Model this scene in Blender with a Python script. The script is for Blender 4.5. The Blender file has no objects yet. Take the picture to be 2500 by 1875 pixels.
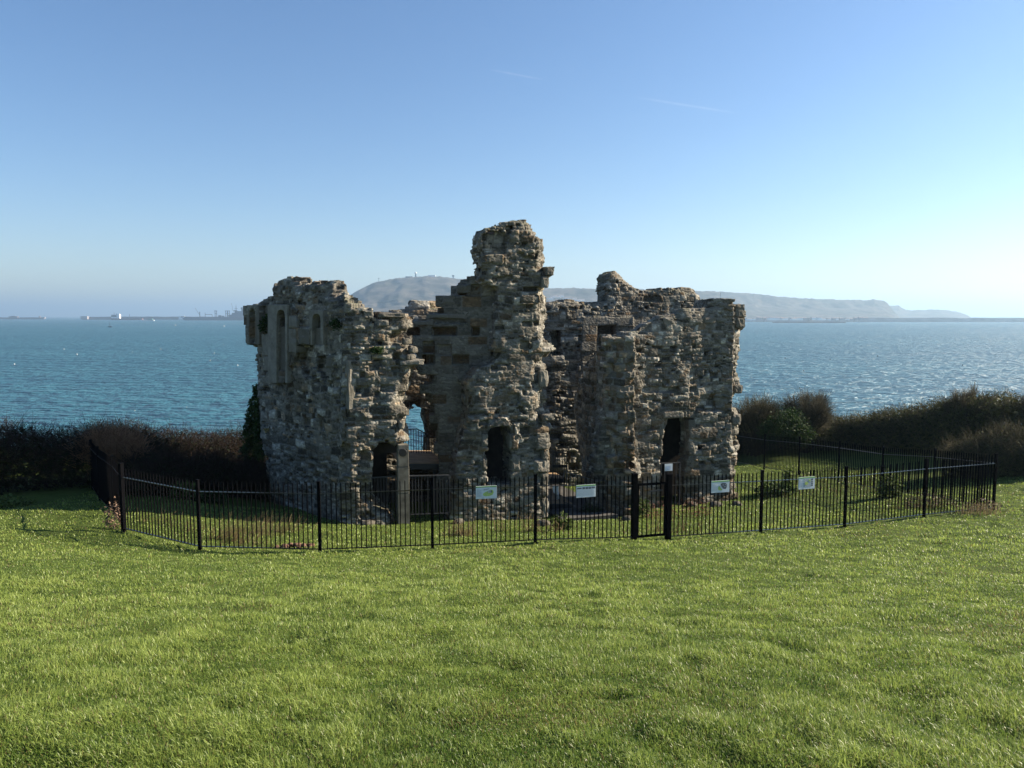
import bpy, bmesh, math, random
import numpy as np
from mathutils import Vector, noise as mnoise

# ------------------------------------------------------------------ camera, sky, sun, exposure
SC = bpy.context.scene
COL = SC.collection
CAMZ = 20.0                       # metres above the sea
FPX, PCX, PCY = 1850.0, 1250.0, 937.5
TILT = math.atan((937.5 - 771.0) / FPX)
SUN_AZ = math.radians(13.0)       # from +X towards +Y
SUN_EL = math.radians(28.0)

cam_d = bpy.data.cameras.new('camera')
cam_d.sensor_width = 36.0
cam_d.lens = FPX / 2500.0 * 36.0
cam_d.clip_start = 0.1
cam_d.clip_end = 90000.0
cam = bpy.data.objects.new('camera', cam_d)
COL.objects.link(cam)
cam.location = (0, 0, CAMZ)
cam.rotation_euler = (math.radians(90) - TILT, 0, 0)
SC.camera = cam

SUN_DIR = Vector((math.cos(SUN_AZ) * math.cos(SUN_EL), math.sin(SUN_AZ) * math.cos(SUN_EL), math.sin(SUN_EL)))
sl = bpy.data.lights.new('sun', 'SUN')
sl.energy = 5.0
sl.angle = math.radians(0.5)
sl.color = (1.0, 0.87, 0.69)
so = bpy.data.objects.new('sun', sl)
COL.objects.link(so)
so.rotation_euler = SUN_DIR.to_track_quat('Z', 'Y').to_euler()
so.location = (60, 20, 60)

world = bpy.data.worlds.new('World')
SC.world = world
world.use_nodes = True
wn = world.node_tree.nodes
wl = world.node_tree.links
wn.clear()
w_out = wn.new('ShaderNodeOutputWorld')
w_bg = wn.new('ShaderNodeBackground')
w_sky = wn.new('ShaderNodeTexSky')
w_sky.sky_type = 'NISHITA'
w_sky.sun_disc = False
w_sky.sun_elevation = SUN_EL
w_sky.sun_rotation = math.radians(90) - SUN_AZ
w_sky.altitude = 20.0
w_sky.air_density = 1.0
w_sky.dust_density = 0.35
w_sky.ozone_density = 3.0
w_bg.inputs['Strength'].default_value = 0.058
w_hs = wn.new('ShaderNodeHueSaturation')
w_hs.inputs['Saturation'].default_value = 1.12
w_hs.inputs['Value'].default_value = 1.0
wl.new(w_sky.outputs[0], w_hs.inputs['Color'])
w_tint = wn.new('ShaderNodeMix'); w_tint.data_type = 'RGBA'; w_tint.blend_type = 'MULTIPLY'
w_tint.inputs[0].default_value = 1.0
w_tint.inputs[7].default_value = (1.0, 0.98, 1.03, 1)
wl.new(w_hs.outputs[0], w_tint.inputs[6])
# two faint old vapour trails high in the sky
w_tc = wn.new('ShaderNodeTexCoord')
def w_math(op, a, b=0.0, clamp=False):
    x = wn.new('ShaderNodeMath'); x.operation = op; x.use_clamp = clamp
    for i, v in enumerate((a, b)):
        if isinstance(v, (int, float)): x.inputs[i].default_value = v
        else: wl.new(v, x.inputs[i])
    return x.outputs[0]
def w_dot(v):
    x = wn.new('ShaderNodeVectorMath'); x.operation = 'DOT_PRODUCT'
    wl.new(w_tc.outputs['Generated'], x.inputs[0]); x.inputs[1].default_value = v
    return x.outputs['Value']
w_nz = wn.new('ShaderNodeTexNoise'); w_nz.inputs['Scale'].default_value = 90.0; w_nz.inputs['Detail'].default_value = 3.0
wl.new(w_tc.outputs['Generated'], w_nz.inputs['Vector'])
trail = None
for A_, B_, wd in (((-.0297, 1.033, .3237), (.0432, 1.032, .310), .0016), ((.162, 1.030, .2875), (.3027, 1.028, .2655), .0018)):
    A_ = Vector(A_).normalized(); B_ = Vector(B_).normalized()
    n_ = A_.cross(B_).normalized(); m_ = (A_ + B_).normalized(); al = (B_ - A_).normalized(); hl = (B_ - A_).length / 2
    across = w_math('SUBTRACT', 1.0, w_math('DIVIDE', w_math('ABSOLUTE', w_dot(n_)), wd), True)
    along_ = w_math('SUBTRACT', 1.0, w_math('POWER', w_math('DIVIDE', w_math('ABSOLUTE', w_dot(al)), hl), 2.0), True)
    front_ = w_math('GREATER_THAN', w_dot(m_), 0.5)
    k_ = w_math('MULTIPLY', w_math('MULTIPLY', across, along_), w_math('MULTIPLY', front_, w_nz.outputs['Fac']))
    trail = k_ if trail is None else w_math('ADD', trail, k_)
w_add = wn.new('ShaderNodeMix'); w_add.data_type = 'RGBA'; w_add.blend_type = 'MIX'
wl.new(w_math('MULTIPLY', trail, 0.26), w_add.inputs[0]); wl.new(w_tint.outputs[2], w_add.inputs[6]); w_add.inputs[7].default_value = (7.0, 7.6, 8.4, 1)
wl.new(w_add.outputs[2], w_bg.inputs[0])
wl.new(w_bg.outputs[0], w_out.inputs[0])

SC.view_settings.view_transform = 'Standard'
SC.view_settings.look = 'None'
SC.view_settings.exposure = 1.45
SC.view_settings.gamma = 1.0
SC.view_settings.use_curve_mapping = False
SC.cycles.use_denoising = True
SC.cycles.max_bounces = 6
SC.cycles.diffuse_bounces = 3
SC.cycles.transparent_max_bounces = 8
SC.cycles.volume_bounces = 0

# ------------------------------------------------------------------ helpers
def ray(px, py):
    """direction through a point of the 2500 x 1875 photograph"""
    a = (px - PCX) / FPX
    b = (PCY - py) / FPX
    return (a, b * math.sin(TILT) + math.cos(TILT), b * math.cos(TILT) - math.sin(TILT))

def at(px, py, Y):
    x, y, z = ray(px, py)
    return Vector((x / y * Y, Y, z / y * Y + CAMZ))

def on_sea(px, py):
    x, y, z = ray(px, py)
    k = -CAMZ / z
    return Vector((x * k, y * k, 0.0))

def hsh(*ks):
    h = np.uint64(1469598103934665603)
    out = None
    for k in ks:
        a = np.asarray(k).astype(np.int64).astype(np.uint64)
        out = (a + np.uint64(0x9E3779B97F4A7C15)) if out is None else (out ^ (a * np.uint64(0xBF58476D1CE4E5B9) + np.uint64(0x94D049BB133111EB)))
        out = (out ^ (out >> np.uint64(30))) * np.uint64(0xBF58476D1CE4E5B9)
        out = (out ^ (out >> np.uint64(27))) * np.uint64(0x94D049BB133111EB)
        out = out ^ (out >> np.uint64(31))
    return (out >> np.uint64(40)).astype(np.float32) / np.float32(1 << 24)

def vnoise(x, y, seed=0):
    x = np.asarray(x, dtype=np.float64); y = np.asarray(y, dtype=np.float64)
    xi = np.floor(x); yi = np.floor(y)
    fx = x - xi; fy = y - yi
    fx = fx * fx * (3 - 2 * fx); fy = fy * fy * (3 - 2 * fy)
    a = hsh(xi, yi, seed + 0 * xi); b = hsh(xi + 1, yi, seed + 0 * xi)
    c = hsh(xi, yi + 1, seed + 0 * xi); d = hsh(xi + 1, yi + 1, seed + 0 * xi)
    return (a * (1 - fx) + b * fx) * (1 - fy) + (c * (1 - fx) + d * fx) * fy - 0.5

def mesh_np(name, V, faces, mat, parent=None, attrs=None, smooth=False):
    """faces: list of integer arrays (n, k)"""
    V = np.asarray(V, dtype=np.float32)
    if parent:
        V = V - np.array(parent_world(parent), dtype=np.float32)
    me = bpy.data.meshes.new(name)
    me.vertices.add(len(V))
    me.vertices.foreach_set('co', V.ravel())
    faces = [np.asarray(f, dtype=np.int32) for f in faces if len(f)]
    loops = np.concatenate([f.ravel() for f in faces])
    tot = np.concatenate([np.full(len(f), f.shape[1], dtype=np.int32) for f in faces])
    start = np.concatenate([[0], np.cumsum(tot)[:-1]]).astype(np.int32)
    me.loops.add(len(loops))
    me.loops.foreach_set('vertex_index', loops)
    me.polygons.add(len(tot))
    me.polygons.foreach_set('loop_start', start)
    me.polygons.foreach_set('loop_total', tot)
    if smooth:
        me.polygons.foreach_set('use_smooth', np.ones(len(tot), dtype=bool))
    me.update(calc_edges=True)
    me.validate()
    for k, a in (attrs or {}).items():
        at_ = me.attributes.new(k, 'FLOAT_COLOR', 'POINT')
        c = np.ones((len(V), 4), dtype=np.float32)
        c[:, :a.shape[1]] = a
        at_.data.foreach_set('color', c.ravel())
    if mat:
        me.materials.append(mat)
    o = bpy.data.objects.new(name, me)
    COL.objects.link(o)
    if parent:
        o.parent = parent
    return o

def tag(o, label=None, cat=None, group=None, kind=None):
    if label: o['label'] = label
    if cat: o['category'] = cat
    if group: o['group'] = group
    if kind: o['kind'] = kind
    return o

def thing(name, label, cat, loc=(0, 0, 0), group=None):
    o = bpy.data.objects.new(name, None)
    o.empty_display_size = 0.3
    COL.objects.link(o)
    o.location = loc
    return tag(o, label, cat, group)

class MB:
    """collects simple shapes (world coordinates) and links them as one mesh"""
    def __init__(self):
        self.v = []; self.f = []
    def add(self, V, F):
        n = len(self.v)
        self.v += [tuple(p) for p in V]
        self.f += [tuple(i + n for i in f) for f in F]
        return self
    def box(self, c, s, rz=0.0, taper=1.0):
        ca, sa = math.cos(rz), math.sin(rz)
        V = []
        for dz in (-.5, .5):
            t = 1.0 if dz < 0 else taper
            for dx, dy in ((-.5, -.5), (.5, -.5), (.5, .5), (-.5, .5)):
                x, y = dx * s[0] * t, dy * s[1] * t
                V.append((c[0] + x * ca - y * sa, c[1] + x * sa + y * ca, c[2] + dz * s[2]))
        return self.add(V, [(3, 2, 1, 0), (4, 5, 6, 7), (0, 1, 5, 4), (1, 2, 6, 5), (2, 3, 7, 6), (3, 0, 4, 7)])
    def bar(self, a, b, w, h=None, up=(0, 0, 1)):
        """rectangular bar from a to b, w across and h in the up direction"""
        h = w if h is None else h
        a = Vector(a); b = Vector(b)
        d = (b - a).normalized()
        up = Vector(up)
        if abs(d.dot(up)) > 0.98: up = Vector((0, 1, 0))
        s = d.cross(up).normalized() * (w / 2)
        u = s.cross(d).normalized() * (h / 2)
        V = [p + q for p in (a, b) for q in (-s - u, s - u, s + u, -s + u)]
        return self.add(V, [(0, 1, 2, 3), (7, 6, 5, 4), (1, 0, 4, 5), (2, 1, 5, 6), (3, 2, 6, 7), (0, 3, 7, 4)])
    def lathe(self, c, prof, n=12, axis=(0, 0, 1)):
        ax = Vector(axis).normalized()
        s = ax.orthogonal().normalized(); t = ax.cross(s)
        V = []; F = []
        c = Vector(c)
        for r, z in prof:
            for k in range(n):
                a = 2 * math.pi * k / n
                V.append(c + ax * z + (s * math.cos(a) + t * math.sin(a)) * max(r, 1e-4))
        for i in range(len(prof) - 1):
            for k in range(n):
                F.append((i * n + k, i * n + (k + 1) % n, (i + 1) * n + (k + 1) % n, (i + 1) * n + k))
        F.append(tuple(range(n - 1, -1, -1)))
        F.append(tuple((len(prof) - 1) * n + k for k in range(n)))
        return self.add(V, F)
    def tube(self, pts, r, n=6):
        pts = [Vector(p) for p in pts]
        V = []; F = []
        for i, p in enumerate(pts):
            d = (pts[min(i + 1, len(pts) - 1)] - pts[max(i - 1, 0)]).normalized()
            s = d.orthogonal().normalized(); t = d.cross(s)
            for k in range(n):
                a = 2 * math.pi * k / n
                V.append(p + (s * math.cos(a) + t * math.sin(a)) * r)
        for i in range(len(pts) - 1):
            for k in range(n):
                F.append((i * n + k, i * n + (k + 1) % n, (i + 1) * n + (k + 1) % n, (i + 1) * n + k))
        F.append(tuple(range(n - 1, -1, -1))); F.append(tuple((len(pts) - 1) * n + k for k in range(n)))
        return self.add(V, F)
    def prism(self, poly, vec):
        """extrude a 3D polygon by vec"""
        vec = Vector(vec); n = len(poly)
        V = [Vector(p) for p in poly] + [Vector(p) + vec for p in poly]
        F = [tuple(range(n)), tuple(range(2 * n - 1, n - 1, -1))]
        for i in range(n):
            j = (i + 1) % n
            F.append((j, i, i + n, j + n))
        return self.add(V, F)
    def build(self, name, mat, parent=None, bevel=0.0, smooth=False):
        base = Vector(parent_world(parent)) if parent else Vector((0, 0, 0))
        me = bpy.data.meshes.new(name)
        me.from_pydata([tuple(Vector(p) - base) for p in self.v], [], self.f)
        bm = bmesh.new(); bm.from_mesh(me)
        bmesh.ops.recalc_face_normals(bm, faces=bm.faces)
        bm.to_mesh(me); bm.free()
        if smooth:
            for p in me.polygons: p.use_smooth = True
        me.materials.append(mat)
        o = bpy.data.objects.new(name, me)
        COL.objects.link(o)
        if parent: o.parent = parent
        if bevel:
            m = o.modifiers.new('bevel', 'BEVEL'); m.width = bevel; m.segments = 2; m.limit_method = 'ANGLE'
        return o

def parent_world(o):
    p = Vector((0, 0, 0))
    while o:
        p += Vector(o.location); o = o.parent
    return p

def copy_tree(o, parent=None):
    c = o.copy(); COL.objects.link(c); c.parent = parent
    for ch in list(o.children): copy_tree(ch, c)
    return c

# ------------------------------------------------------------------ materials
class NT:
    def __init__(self, name):
        self.m = bpy.data.materials.new(name); self.m.use_nodes = True
        self.n = self.m.node_tree.nodes; self.l = self.m.node_tree.links
        self.n.clear()
        self.out = self.n.new('ShaderNodeOutputMaterial')
    def new(self, t, **kw):
        x = self.n.new(t)
        for k, v in kw.items(): setattr(x, k, v)
        return x
    def link(self, a, b): self.l.new(a, b)
    def coords(self, kind='Object'):
        return self.new('ShaderNodeTexCoord').outputs[kind]
    def noise(self, vec, scale, detail=4, rough=0.55, stretch=None):
        if stretch:
            mp = self.new('ShaderNodeMapping'); mp.inputs['Scale'].default_value = stretch
            self.link(vec, mp.inputs['Vector']); vec = mp.outputs[0]
        t = self.new('ShaderNodeTexNoise')
        t.inputs['Scale'].default_value = scale; t.inputs['Detail'].default_value = detail; t.inputs['Roughness'].default_value = rough
        self.link(vec, t.inputs['Vector'])
        return t.outputs['Fac']
    def ramp(self, fac, stops):
        r = self.new('ShaderNodeValToRGB')
        e = r.color_ramp.elements
        while len(e) < len(stops): e.new(0.5)
        for el, (p, c) in zip(e, stops):
            el.position = p; el.color = (c[0], c[1], c[2], 1) if hasattr(c, '__len__') else (c, c, c, 1)
        self.link(fac, r.inputs[0])
        return r.outputs[0]
    def mix(self, fac, a, b, blend='MIX'):
        x = self.new('ShaderNodeMix', data_type='RGBA', blend_type=blend)
        for sock, v in ((x.inputs[0], fac), (x.inputs[6], a), (x.inputs[7], b)):
            if isinstance(v, (int, float)): sock.default_value = v
            elif isinstance(v, tuple): sock.default_value = (v[0], v[1], v[2], 1)
            else: self.link(v, sock)
        return x.outputs[2]
    def math(self, op, a, b=0.0, clamp=False):
        x = self.new('ShaderNodeMath', operation=op, use_clamp=clamp)
        for i, v in enumerate((a, b)):
            if isinstance(v, (int, float)): x.inputs[i].default_value = v
            else: self.link(v, x.inputs[i])
        return x.outputs[0]
    def bsdf(self, col, rough=0.8, bump=None, dist=0.02, strength=0.6, spec=0.3, metal=0.0):
        p = self.new('ShaderNodeBsdfPrincipled')
        if isinstance(col, tuple): p.inputs['Base Color'].default_value = (*col, 1)
        else: self.link(col, p.inputs['Base Color'])
        if isinstance(rough, (int, float)): p.inputs['Roughness'].default_value = rough
        else: self.link(rough, p.inputs['Roughness'])
        p.inputs['Specular IOR Level'].default_value = spec
        p.inputs['Metallic'].default_value = metal
        if bump is not None:
            b = self.new('ShaderNodeBump'); b.inputs['Distance'].default_value = dist; b.inputs['Strength'].default_value = strength
            self.link(bump, b.inputs['Height']); self.link(b.outputs[0], p.inputs['Normal'])
        return p
    def done(self, sh):
        self.link(sh.outputs[0] if hasattr(sh, 'outputs') else sh, self.out.inputs['Surface'])
        return self.m

def simple(name, col, rough=0.7, var=0.25, scale=6.0, spec=0.3, metal=0.0):
    t = NT(name); c = t.coords()
    n = t.noise(c, scale, 5)
    k = t.ramp(n, [(0.3, tuple(x * (1 - var) for x in col)), (0.7, tuple(min(1, x * (1 + var)) for x in col))])
    return t.done(t.bsdf(k, rough, t.noise(c, scale * 8, 3), 0.003, 0.4, spec, metal))

def attr_mat(name, attr, rough=0.8, translucent=0.0, spec=0.2):
    """colour carried per leaf / twig / blade by the mesh itself"""
    t = NT(name)
    a = t.new('ShaderNodeAttribute', attribute_name=attr)
    p = t.bsdf(a.outputs['Color'], rough, spec=spec)
    if not translucent: return t.done(p)
    tr = t.new('ShaderNodeBsdfTranslucent'); t.link(a.outputs['Color'], tr.inputs[0])
    mx = t.new('ShaderNodeMixShader'); mx.inputs[0].default_value = translucent
    t.link(p.outputs[0], mx.inputs[1]); t.link(tr.outputs[0], mx.inputs[2])
    return t.done(mx)

def stone_material():
    t = NT('rubble_stone')
    c = t.coords()
    a = t.new('ShaderNodeAttribute', attribute_name='stone')
    sep = t.new('ShaderNodeSeparateColor'); t.link(a.outputs['Color'], sep.inputs[0])
    tone, brown, solid = sep.outputs[0], sep.outputs[1], sep.outputs[2]
    grey = t.ramp(tone, [(0.0, (0.030, 0.0275, 0.023)), (0.3, (0.098, 0.091, 0.077)), (0.7, (0.225, 0.211, 0.180)), (1.0, (0.48, 0.455, 0.395))])
    ironst = t.ramp(tone, [(0.0, (0.045, 0.028, 0.015)), (0.5, (0.135, 0.086, 0.046)), (1.0, (0.33, 0.23, 0.135))])
    body = t.mix(brown, grey, ironst)
    vo = t.new('ShaderNodeTexVoronoi'); vo.inputs['Scale'].default_value = 9.0
    mpv = t.new('ShaderNodeMapping'); mpv.inputs['Scale'].default_value = (1, 1, 1.7); t.link(c, mpv.inputs['Vector'])
    wob = t.new('ShaderNodeVectorMath', operation='ADD'); nn = t.new('ShaderNodeTexNoise'); nn.inputs['Scale'].default_value = 6.0; t.link(c, nn.inputs['Vector'])
    sc_ = t.new('ShaderNodeVectorMath', operation='SCALE'); sc_.inputs['Scale'].default_value = 0.16; t.link(nn.outputs['Color'], sc_.inputs[0])
    t.link(mpv.outputs[0], wob.inputs[0]); t.link(sc_.outputs[0], wob.inputs[1]); t.link(wob.outputs[0], vo.inputs['Vector'])
    sv = t.new('ShaderNodeSeparateColor'); t.link(vo.outputs['Color'], sv.inputs[0])
    small = t.ramp(sv.outputs[0], [(0.0, 0.55), (0.6, 1.0), (1.0, 1.55)])
    body = t.mix(0.8, body, small, 'MULTIPLY')
    mott = t.noise(c, 5.0, 6, 0.65)
    body = t.mix(t.ramp(mott, [(0.35, 0.0), (0.7, 0.75)]), body, t.mix(0.55, body, (0.13, 0.115, 0.085)))
    mortar = t.mix(t.noise(c, 9.0, 4), (0.105, 0.096, 0.079), (0.24, 0.224, 0.19))
    col = t.mix(solid, mortar, body)
    # broad weathering streaks, lichen specks
    stain = t.noise(c, 0.7, 5, 0.6, (1, 1, 0.45))
    col = t.mix(t.ramp(stain, [(0.42, 0.0), (0.68, 0.6)]), col, t.mix(1.0, col, (0.62, 0.57, 0.49), 'MULTIPLY'))
    lich = t.ramp(t.noise(c, 14.0, 5, 0.7), [(0.60, 0.0), (0.67, 0.75)])
    geo = t.new('ShaderNodeNewGeometry')
    sz = t.new('ShaderNodeSeparateXYZ'); t.link(geo.outputs['Normal'], sz.inputs[0])
    up = t.ramp(sz.outputs[2], [(0.15, 0.18), (0.75, 0.8)])
    col = t.mix(t.math('MULTIPLY', lich, up), col, (0.56, 0.55, 0.50))
    moss = t.math('MULTIPLY', t.ramp(t.noise(c, 2.2, 4), [(0.5, 0.0), (0.62, 0.55)]), t.ramp(sz.outputs[2], [(0.2, 0.0), (0.8, 0.8)]))
    col = t.mix(moss, col, (0.10, 0.11, 0.05))
    h = t.math('SUBTRACT', t.math('ADD', t.math('MULTIPLY', t.noise(c, 16.0, 6, 0.7), 0.7), t.math('MULTIPLY', t.noise(c, 55.0, 4, 0.6), 0.3)), t.math('MULTIPLY', t.ramp(vo.outputs['Distance'], [(0.25, 0.0), (0.75, 1.0)]), 0.7))
    return t.done(t.bsdf(col, 0.92, h, 0.035, 0.7, 0.15))

M = {}
M['stone'] = stone_material()
M['black_paint'] = simple('black_paint', (0.0035, 0.0036, 0.0045), 0.7, 0.3, 3.0, 0.02)
M['rail_paint'] = simple('rail_paint', (0.012, 0.012, 0.014), 0.28, 0.3, 3.0, 0.9)
M['grey_steel'] = simple('grey_steel', (0.045, 0.045, 0.05), 0.5, 0.3, 3.0, 0.4)
M['dark_metal'] = simple('dark_metal', (0.03, 0.03, 0.032), 0.5, 0.3, 3.0, 0.4)
M['pillar'] = simple('pillar_stone', (0.15, 0.14, 0.115), 0.95, 0.45, 4.0, 0.1)
M['deck'] = simple('deck_timber', (0.30, 0.20, 0.11), 0.75, 0.3, 4.0)
M['bronze'] = simple('plaque_metal', (0.02, 0.02, 0.02), 0.5, 0.2, 9.0)
M['white_board'] = simple('white_board', (0.62, 0.68, 0.74), 0.45, 0.05, 6.0)
M['green_print'] = simple('green_print', (0.20, 0.42, 0.12), 0.5, 0.1, 9.0)
M['pale_green_print'] = simple('pale_green_print', (0.38, 0.50, 0.16), 0.5, 0.3, 30.0)
M['dark_print'] = simple('dark_print', (0.09, 0.11, 0.14), 0.5, 0.6, 40.0)
M['grey_print'] = simple('grey_print', (0.36, 0.41, 0.46), 0.5, 0.2, 40.0)
M['blue_print'] = simple('blue_print', (0.25, 0.36, 0.55), 0.5, 0.4, 30.0)
M['cloth'] = simple('white_cloth', (0.70, 0.70, 0.66), 0.9, 0.1, 12.0)
M['ship_grey'] = simple('ship_grey', (0.055, 0.065, 0.095), 0.6, 0.1, 0.05)
M['ship_white'] = simple('ship_white', (0.85, 0.85, 0.83), 0.5, 0.05, 0.05)
M['ship_red'] = simple('ship_red', (0.17, 0.075, 0.06), 0.6, 0.2, 0.05)
M['ship_green'] = simple('ship_green', (0.10, 0.22, 0.20), 0.6, 0.2, 0.05)
M['sea_wall'] = simple('sea_wall', (0.17, 0.125, 0.115), 0.9, 0.3, 0.03)
M['sea_wall_pale'] = simple('sea_wall_pale', (0.30, 0.27, 0.26), 0.9, 0.3, 0.03)
M['house_white'] = simple('house_white', (0.80, 0.79, 0.76), 0.7, 0.08, 0.05)
M['house_roof'] = simple('house_roof', (0.22, 0.18, 0.17), 0.8, 0.2, 0.05)
M['buoy_white'] = simple('buoy_white', (0.62, 0.62, 0.61), 0.4, 0.05, 3.0)
M['buoy_dark'] = simple('buoy_dark', (0.02, 0.02, 0.025), 0.5, 0.2, 3.0)
M['leaf'] = attr_mat('leaf', 'tint', 0.65, 0.25, 0.12)
M['twig'] = attr_mat('twig', 'tint', 0.9, 0.0, 0.08)
M['blade'] = attr_mat('grass_blade', 'tint', 0.42, 0.45, 0.38)
M['shade_stone'] = simple('shade_stone', (0.032, 0.027, 0.022), 0.95, 0.45, 4.0)  # near-black stone of the added slabs and walls, shade put into its colour

def dressed_material():
    t = NT('dressed_stone'); c = t.coords()
    oi = t.new('ShaderNodeObjectInfo')
    base = t.mix(oi.outputs['Random'], (0.125, 0.116, 0.098), (0.265, 0.25, 0.215))
    n = t.noise(c, 3.0, 6, 0.65); m = t.noise(c, 18.0, 5, 0.7)
    col = t.mix(t.ramp(n, [(0.38, 0.0), (0.68, 0.7)]), base, (0.10, 0.088, 0.066))
    col = t.mix(t.ramp(m, [(0.60, 0.0), (0.70, 0.6)]), col, (0.36, 0.345, 0.30))
    return t.done(t.bsdf(col, 0.93, t.math('ADD', m, t.noise(c, 50.0, 3)), 0.03, 0.8, 0.1))
M['dressed'] = dressed_material()

# ------------------------------------------------------------------ ground
# heights relative to the camera (x, y, z)
CTRL = [(0, -6, -0.9), (-12, -6, -0.8), (12, -6, -0.9), (0, 0, -1.52), (-8, 0, -1.45), (8, 0, -1.5), (0, 3, -1.9), (-3, 3, -1.88), (3, 3, -1.9),
        (0, 7.5, -3.0), (-6, 7.5, -2.9), (6, 7.5, -3.0), (0, 12, -4.1), (-7, 12, -3.95), (7, 12, -4.05), (-13, 12, -3.9), (13, 12, -3.9),
        (-8.75, 16.7, -4.86), (-6.6, 15.6, -4.94), (-4.0, 15.4, -4.90), (-1.68, 15.5, -4.86), (0.5, 15.9, -4.88), (2.7, 16.5, -4.97),
        (3.55, 16.75, -5.03), (5.85, 17.4, -5.10), (8.1, 18.1, -5.15), (10.5, 18.9, -5.09), (12.6, 19.5, -5.07),
        (-13.8, 20, -5.02), (-10.2, 16, -4.68), (-14, 16, -4.5), (-20, 20, -4.9), (-9.95, 18.4, -4.98), (-11.6, 20.4, -5.05), (-13.5, 23.5, -5.2),
        (-4.6, 21, -5.82), (-0.1, 22.4, -6.08), (3.2, 23.3, -6.24), (7.7, 25, -6.2), (-8, 25, -6.1), (12.4, 22, -5.42), (12.1, 24.4, -5.75),
        (11.7, 26.8, -5.95), (11.2, 29.2, -6.2), (10.7, 31.6, -6.45), (16.3, 24, -5.24), (20, 22, -4.9), (24, 20, -4.6), (0, 30, -6.5), (-6, 30, -6.5),
        (8, 34, -6.7), (18, 30, -5.7), (-13, 28, -5.8), (28, 26, -4.9), (-28, 22, -4.8)]
_C = np.array(CTRL, dtype=np.float64)
def _tps(r2): return np.where(r2 > 1e-9, 0.5 * r2 * np.log(np.maximum(r2, 1e-9)), 0.0)
_n = len(_C)
_A = np.zeros((_n + 3, _n + 3))
_A[:_n, :_n] = _tps(((_C[:, None, :2] - _C[None, :, :2]) ** 2).sum(-1)) + np.eye(_n) * 1.5
_A[:_n, _n:] = np.c_[np.ones(_n), _C[:, :2]]
_A[_n:, :_n] = _A[:_n, _n:].T
_W = np.linalg.solve(_A, np.r_[_C[:, 2], 0, 0, 0])

def ground_z(x, y, lumps=True):
    x = np.asarray(x, dtype=np.float64); y = np.asarray(y, dtype=np.float64)
    xc = np.clip(x, -30, 32); yc = np.clip(y, -8, 36)
    z = _W[_n] + _W[_n + 1] * xc + _W[_n + 2] * yc
    for i in range(_n):
        z = z + _W[i] * _tps((xc - _C[i, 0]) ** 2 + (yc - _C[i, 1]) ** 2)
    if lumps:
        z = z + 0.055 * vnoise(x * 0.8, y * 0.8, 3) + 0.055 * vnoise(x * 2.3, y * 2.3, 4) + 0.04 * vnoise(x * 4, y * 4, 5)
        hol = np.clip(vnoise(x * 3.4 + 40, y * 4.2 + 7, 8) * 4.0 - .95, 0, 1)
        z = z - 0.04 * hol * hol * (3 - 2 * hol)
    edge = 36.0 + 1.5 * np.sin(x * 0.2) + np.where(x < -6, -3.0, 0) + np.where(x > 12, 3, 0)
    k = np.clip((y - edge) / 9.0, 0, 1)
    z = z - (k * k * (3 - 2 * k)) * 22.0
    return z + CAMZ

GX = None
def gz(x, y): return float(ground_z(np.array([x]), np.array([y]))[0])

def grid_mesh(name, xs, ys, mat):
    X, Y = np.meshgrid(xs, ys, indexing='ij')
    Z = ground_z(X.ravel(), Y.ravel())
    nx, ny = X.shape
    idx = np.arange(nx * ny).reshape(nx, ny)
    F = np.stack([idx[:-1, :-1], idx[1:, :-1], idx[1:, 1:], idx[:-1, 1:]], -1).reshape(-1, 4)
    return mesh_np(name, np.c_[X.ravel(), Y.ravel(), Z], [F], mat, smooth=True)

def ground_material():
    t = NT('turf_soil'); c = t.coords()
    n = t.noise(c, 1.2, 6, 0.6); n2 = t.noise(c, 22.0, 5, 0.7)
    g = t.mix(t.ramp(n, [(0.35, 0.0), (0.7, 1.0)]), (0.055, 0.090, 0.016), (0.090, 0.128, 0.026))
    g = t.mix(t.ramp(n2, [(0.4, 0.0), (0.75, 0.8)]), g, (0.06, 0.065, 0.022))
    return t.done(t.bsdf(g, 0.95, n2, 0.05, 0.8, 0.1))
M['turf'] = ground_material()
def axis(lo, hi, fine_lo, fine_hi, fine, coarse):
    return np.unique(np.r_[np.arange(lo, fine_lo, coarse), np.arange(fine_lo, fine_hi, fine), np.arange(fine_hi, hi + .01, coarse)])
GX = axis(-90, 90, -18, 20, 0.11, 2.0); GY = np.unique(np.r_[np.arange(-25, 1.5, 1.2), np.arange(1.5, 33, 0.11), np.arange(33, 50.1, 1.2)])
ground = grid_mesh('ground', GX, GY, M['turf'])
_GZ = ground_z(*[a.ravel() for a in np.meshgrid(GX, GY, indexing='ij')]).reshape(len(GX), len(GY))
def surf_z(x, y):
    """height of the ground sheet itself"""
    i = np.clip(np.searchsorted(GX, x) - 1, 0, len(GX) - 2); j = np.clip(np.searchsorted(GY, y) - 1, 0, len(GY) - 2)
    fx = (x - GX[i]) / (GX[i + 1] - GX[i]); fy = (y - GY[j]) / (GY[j + 1] - GY[j])
    return (_GZ[i, j] * (1 - fx) + _GZ[i + 1, j] * fx) * (1 - fy) + (_GZ[i, j + 1] * (1 - fx) + _GZ[i + 1, j + 1] * fx) * fy
tag(ground, kind='structure')

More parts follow.
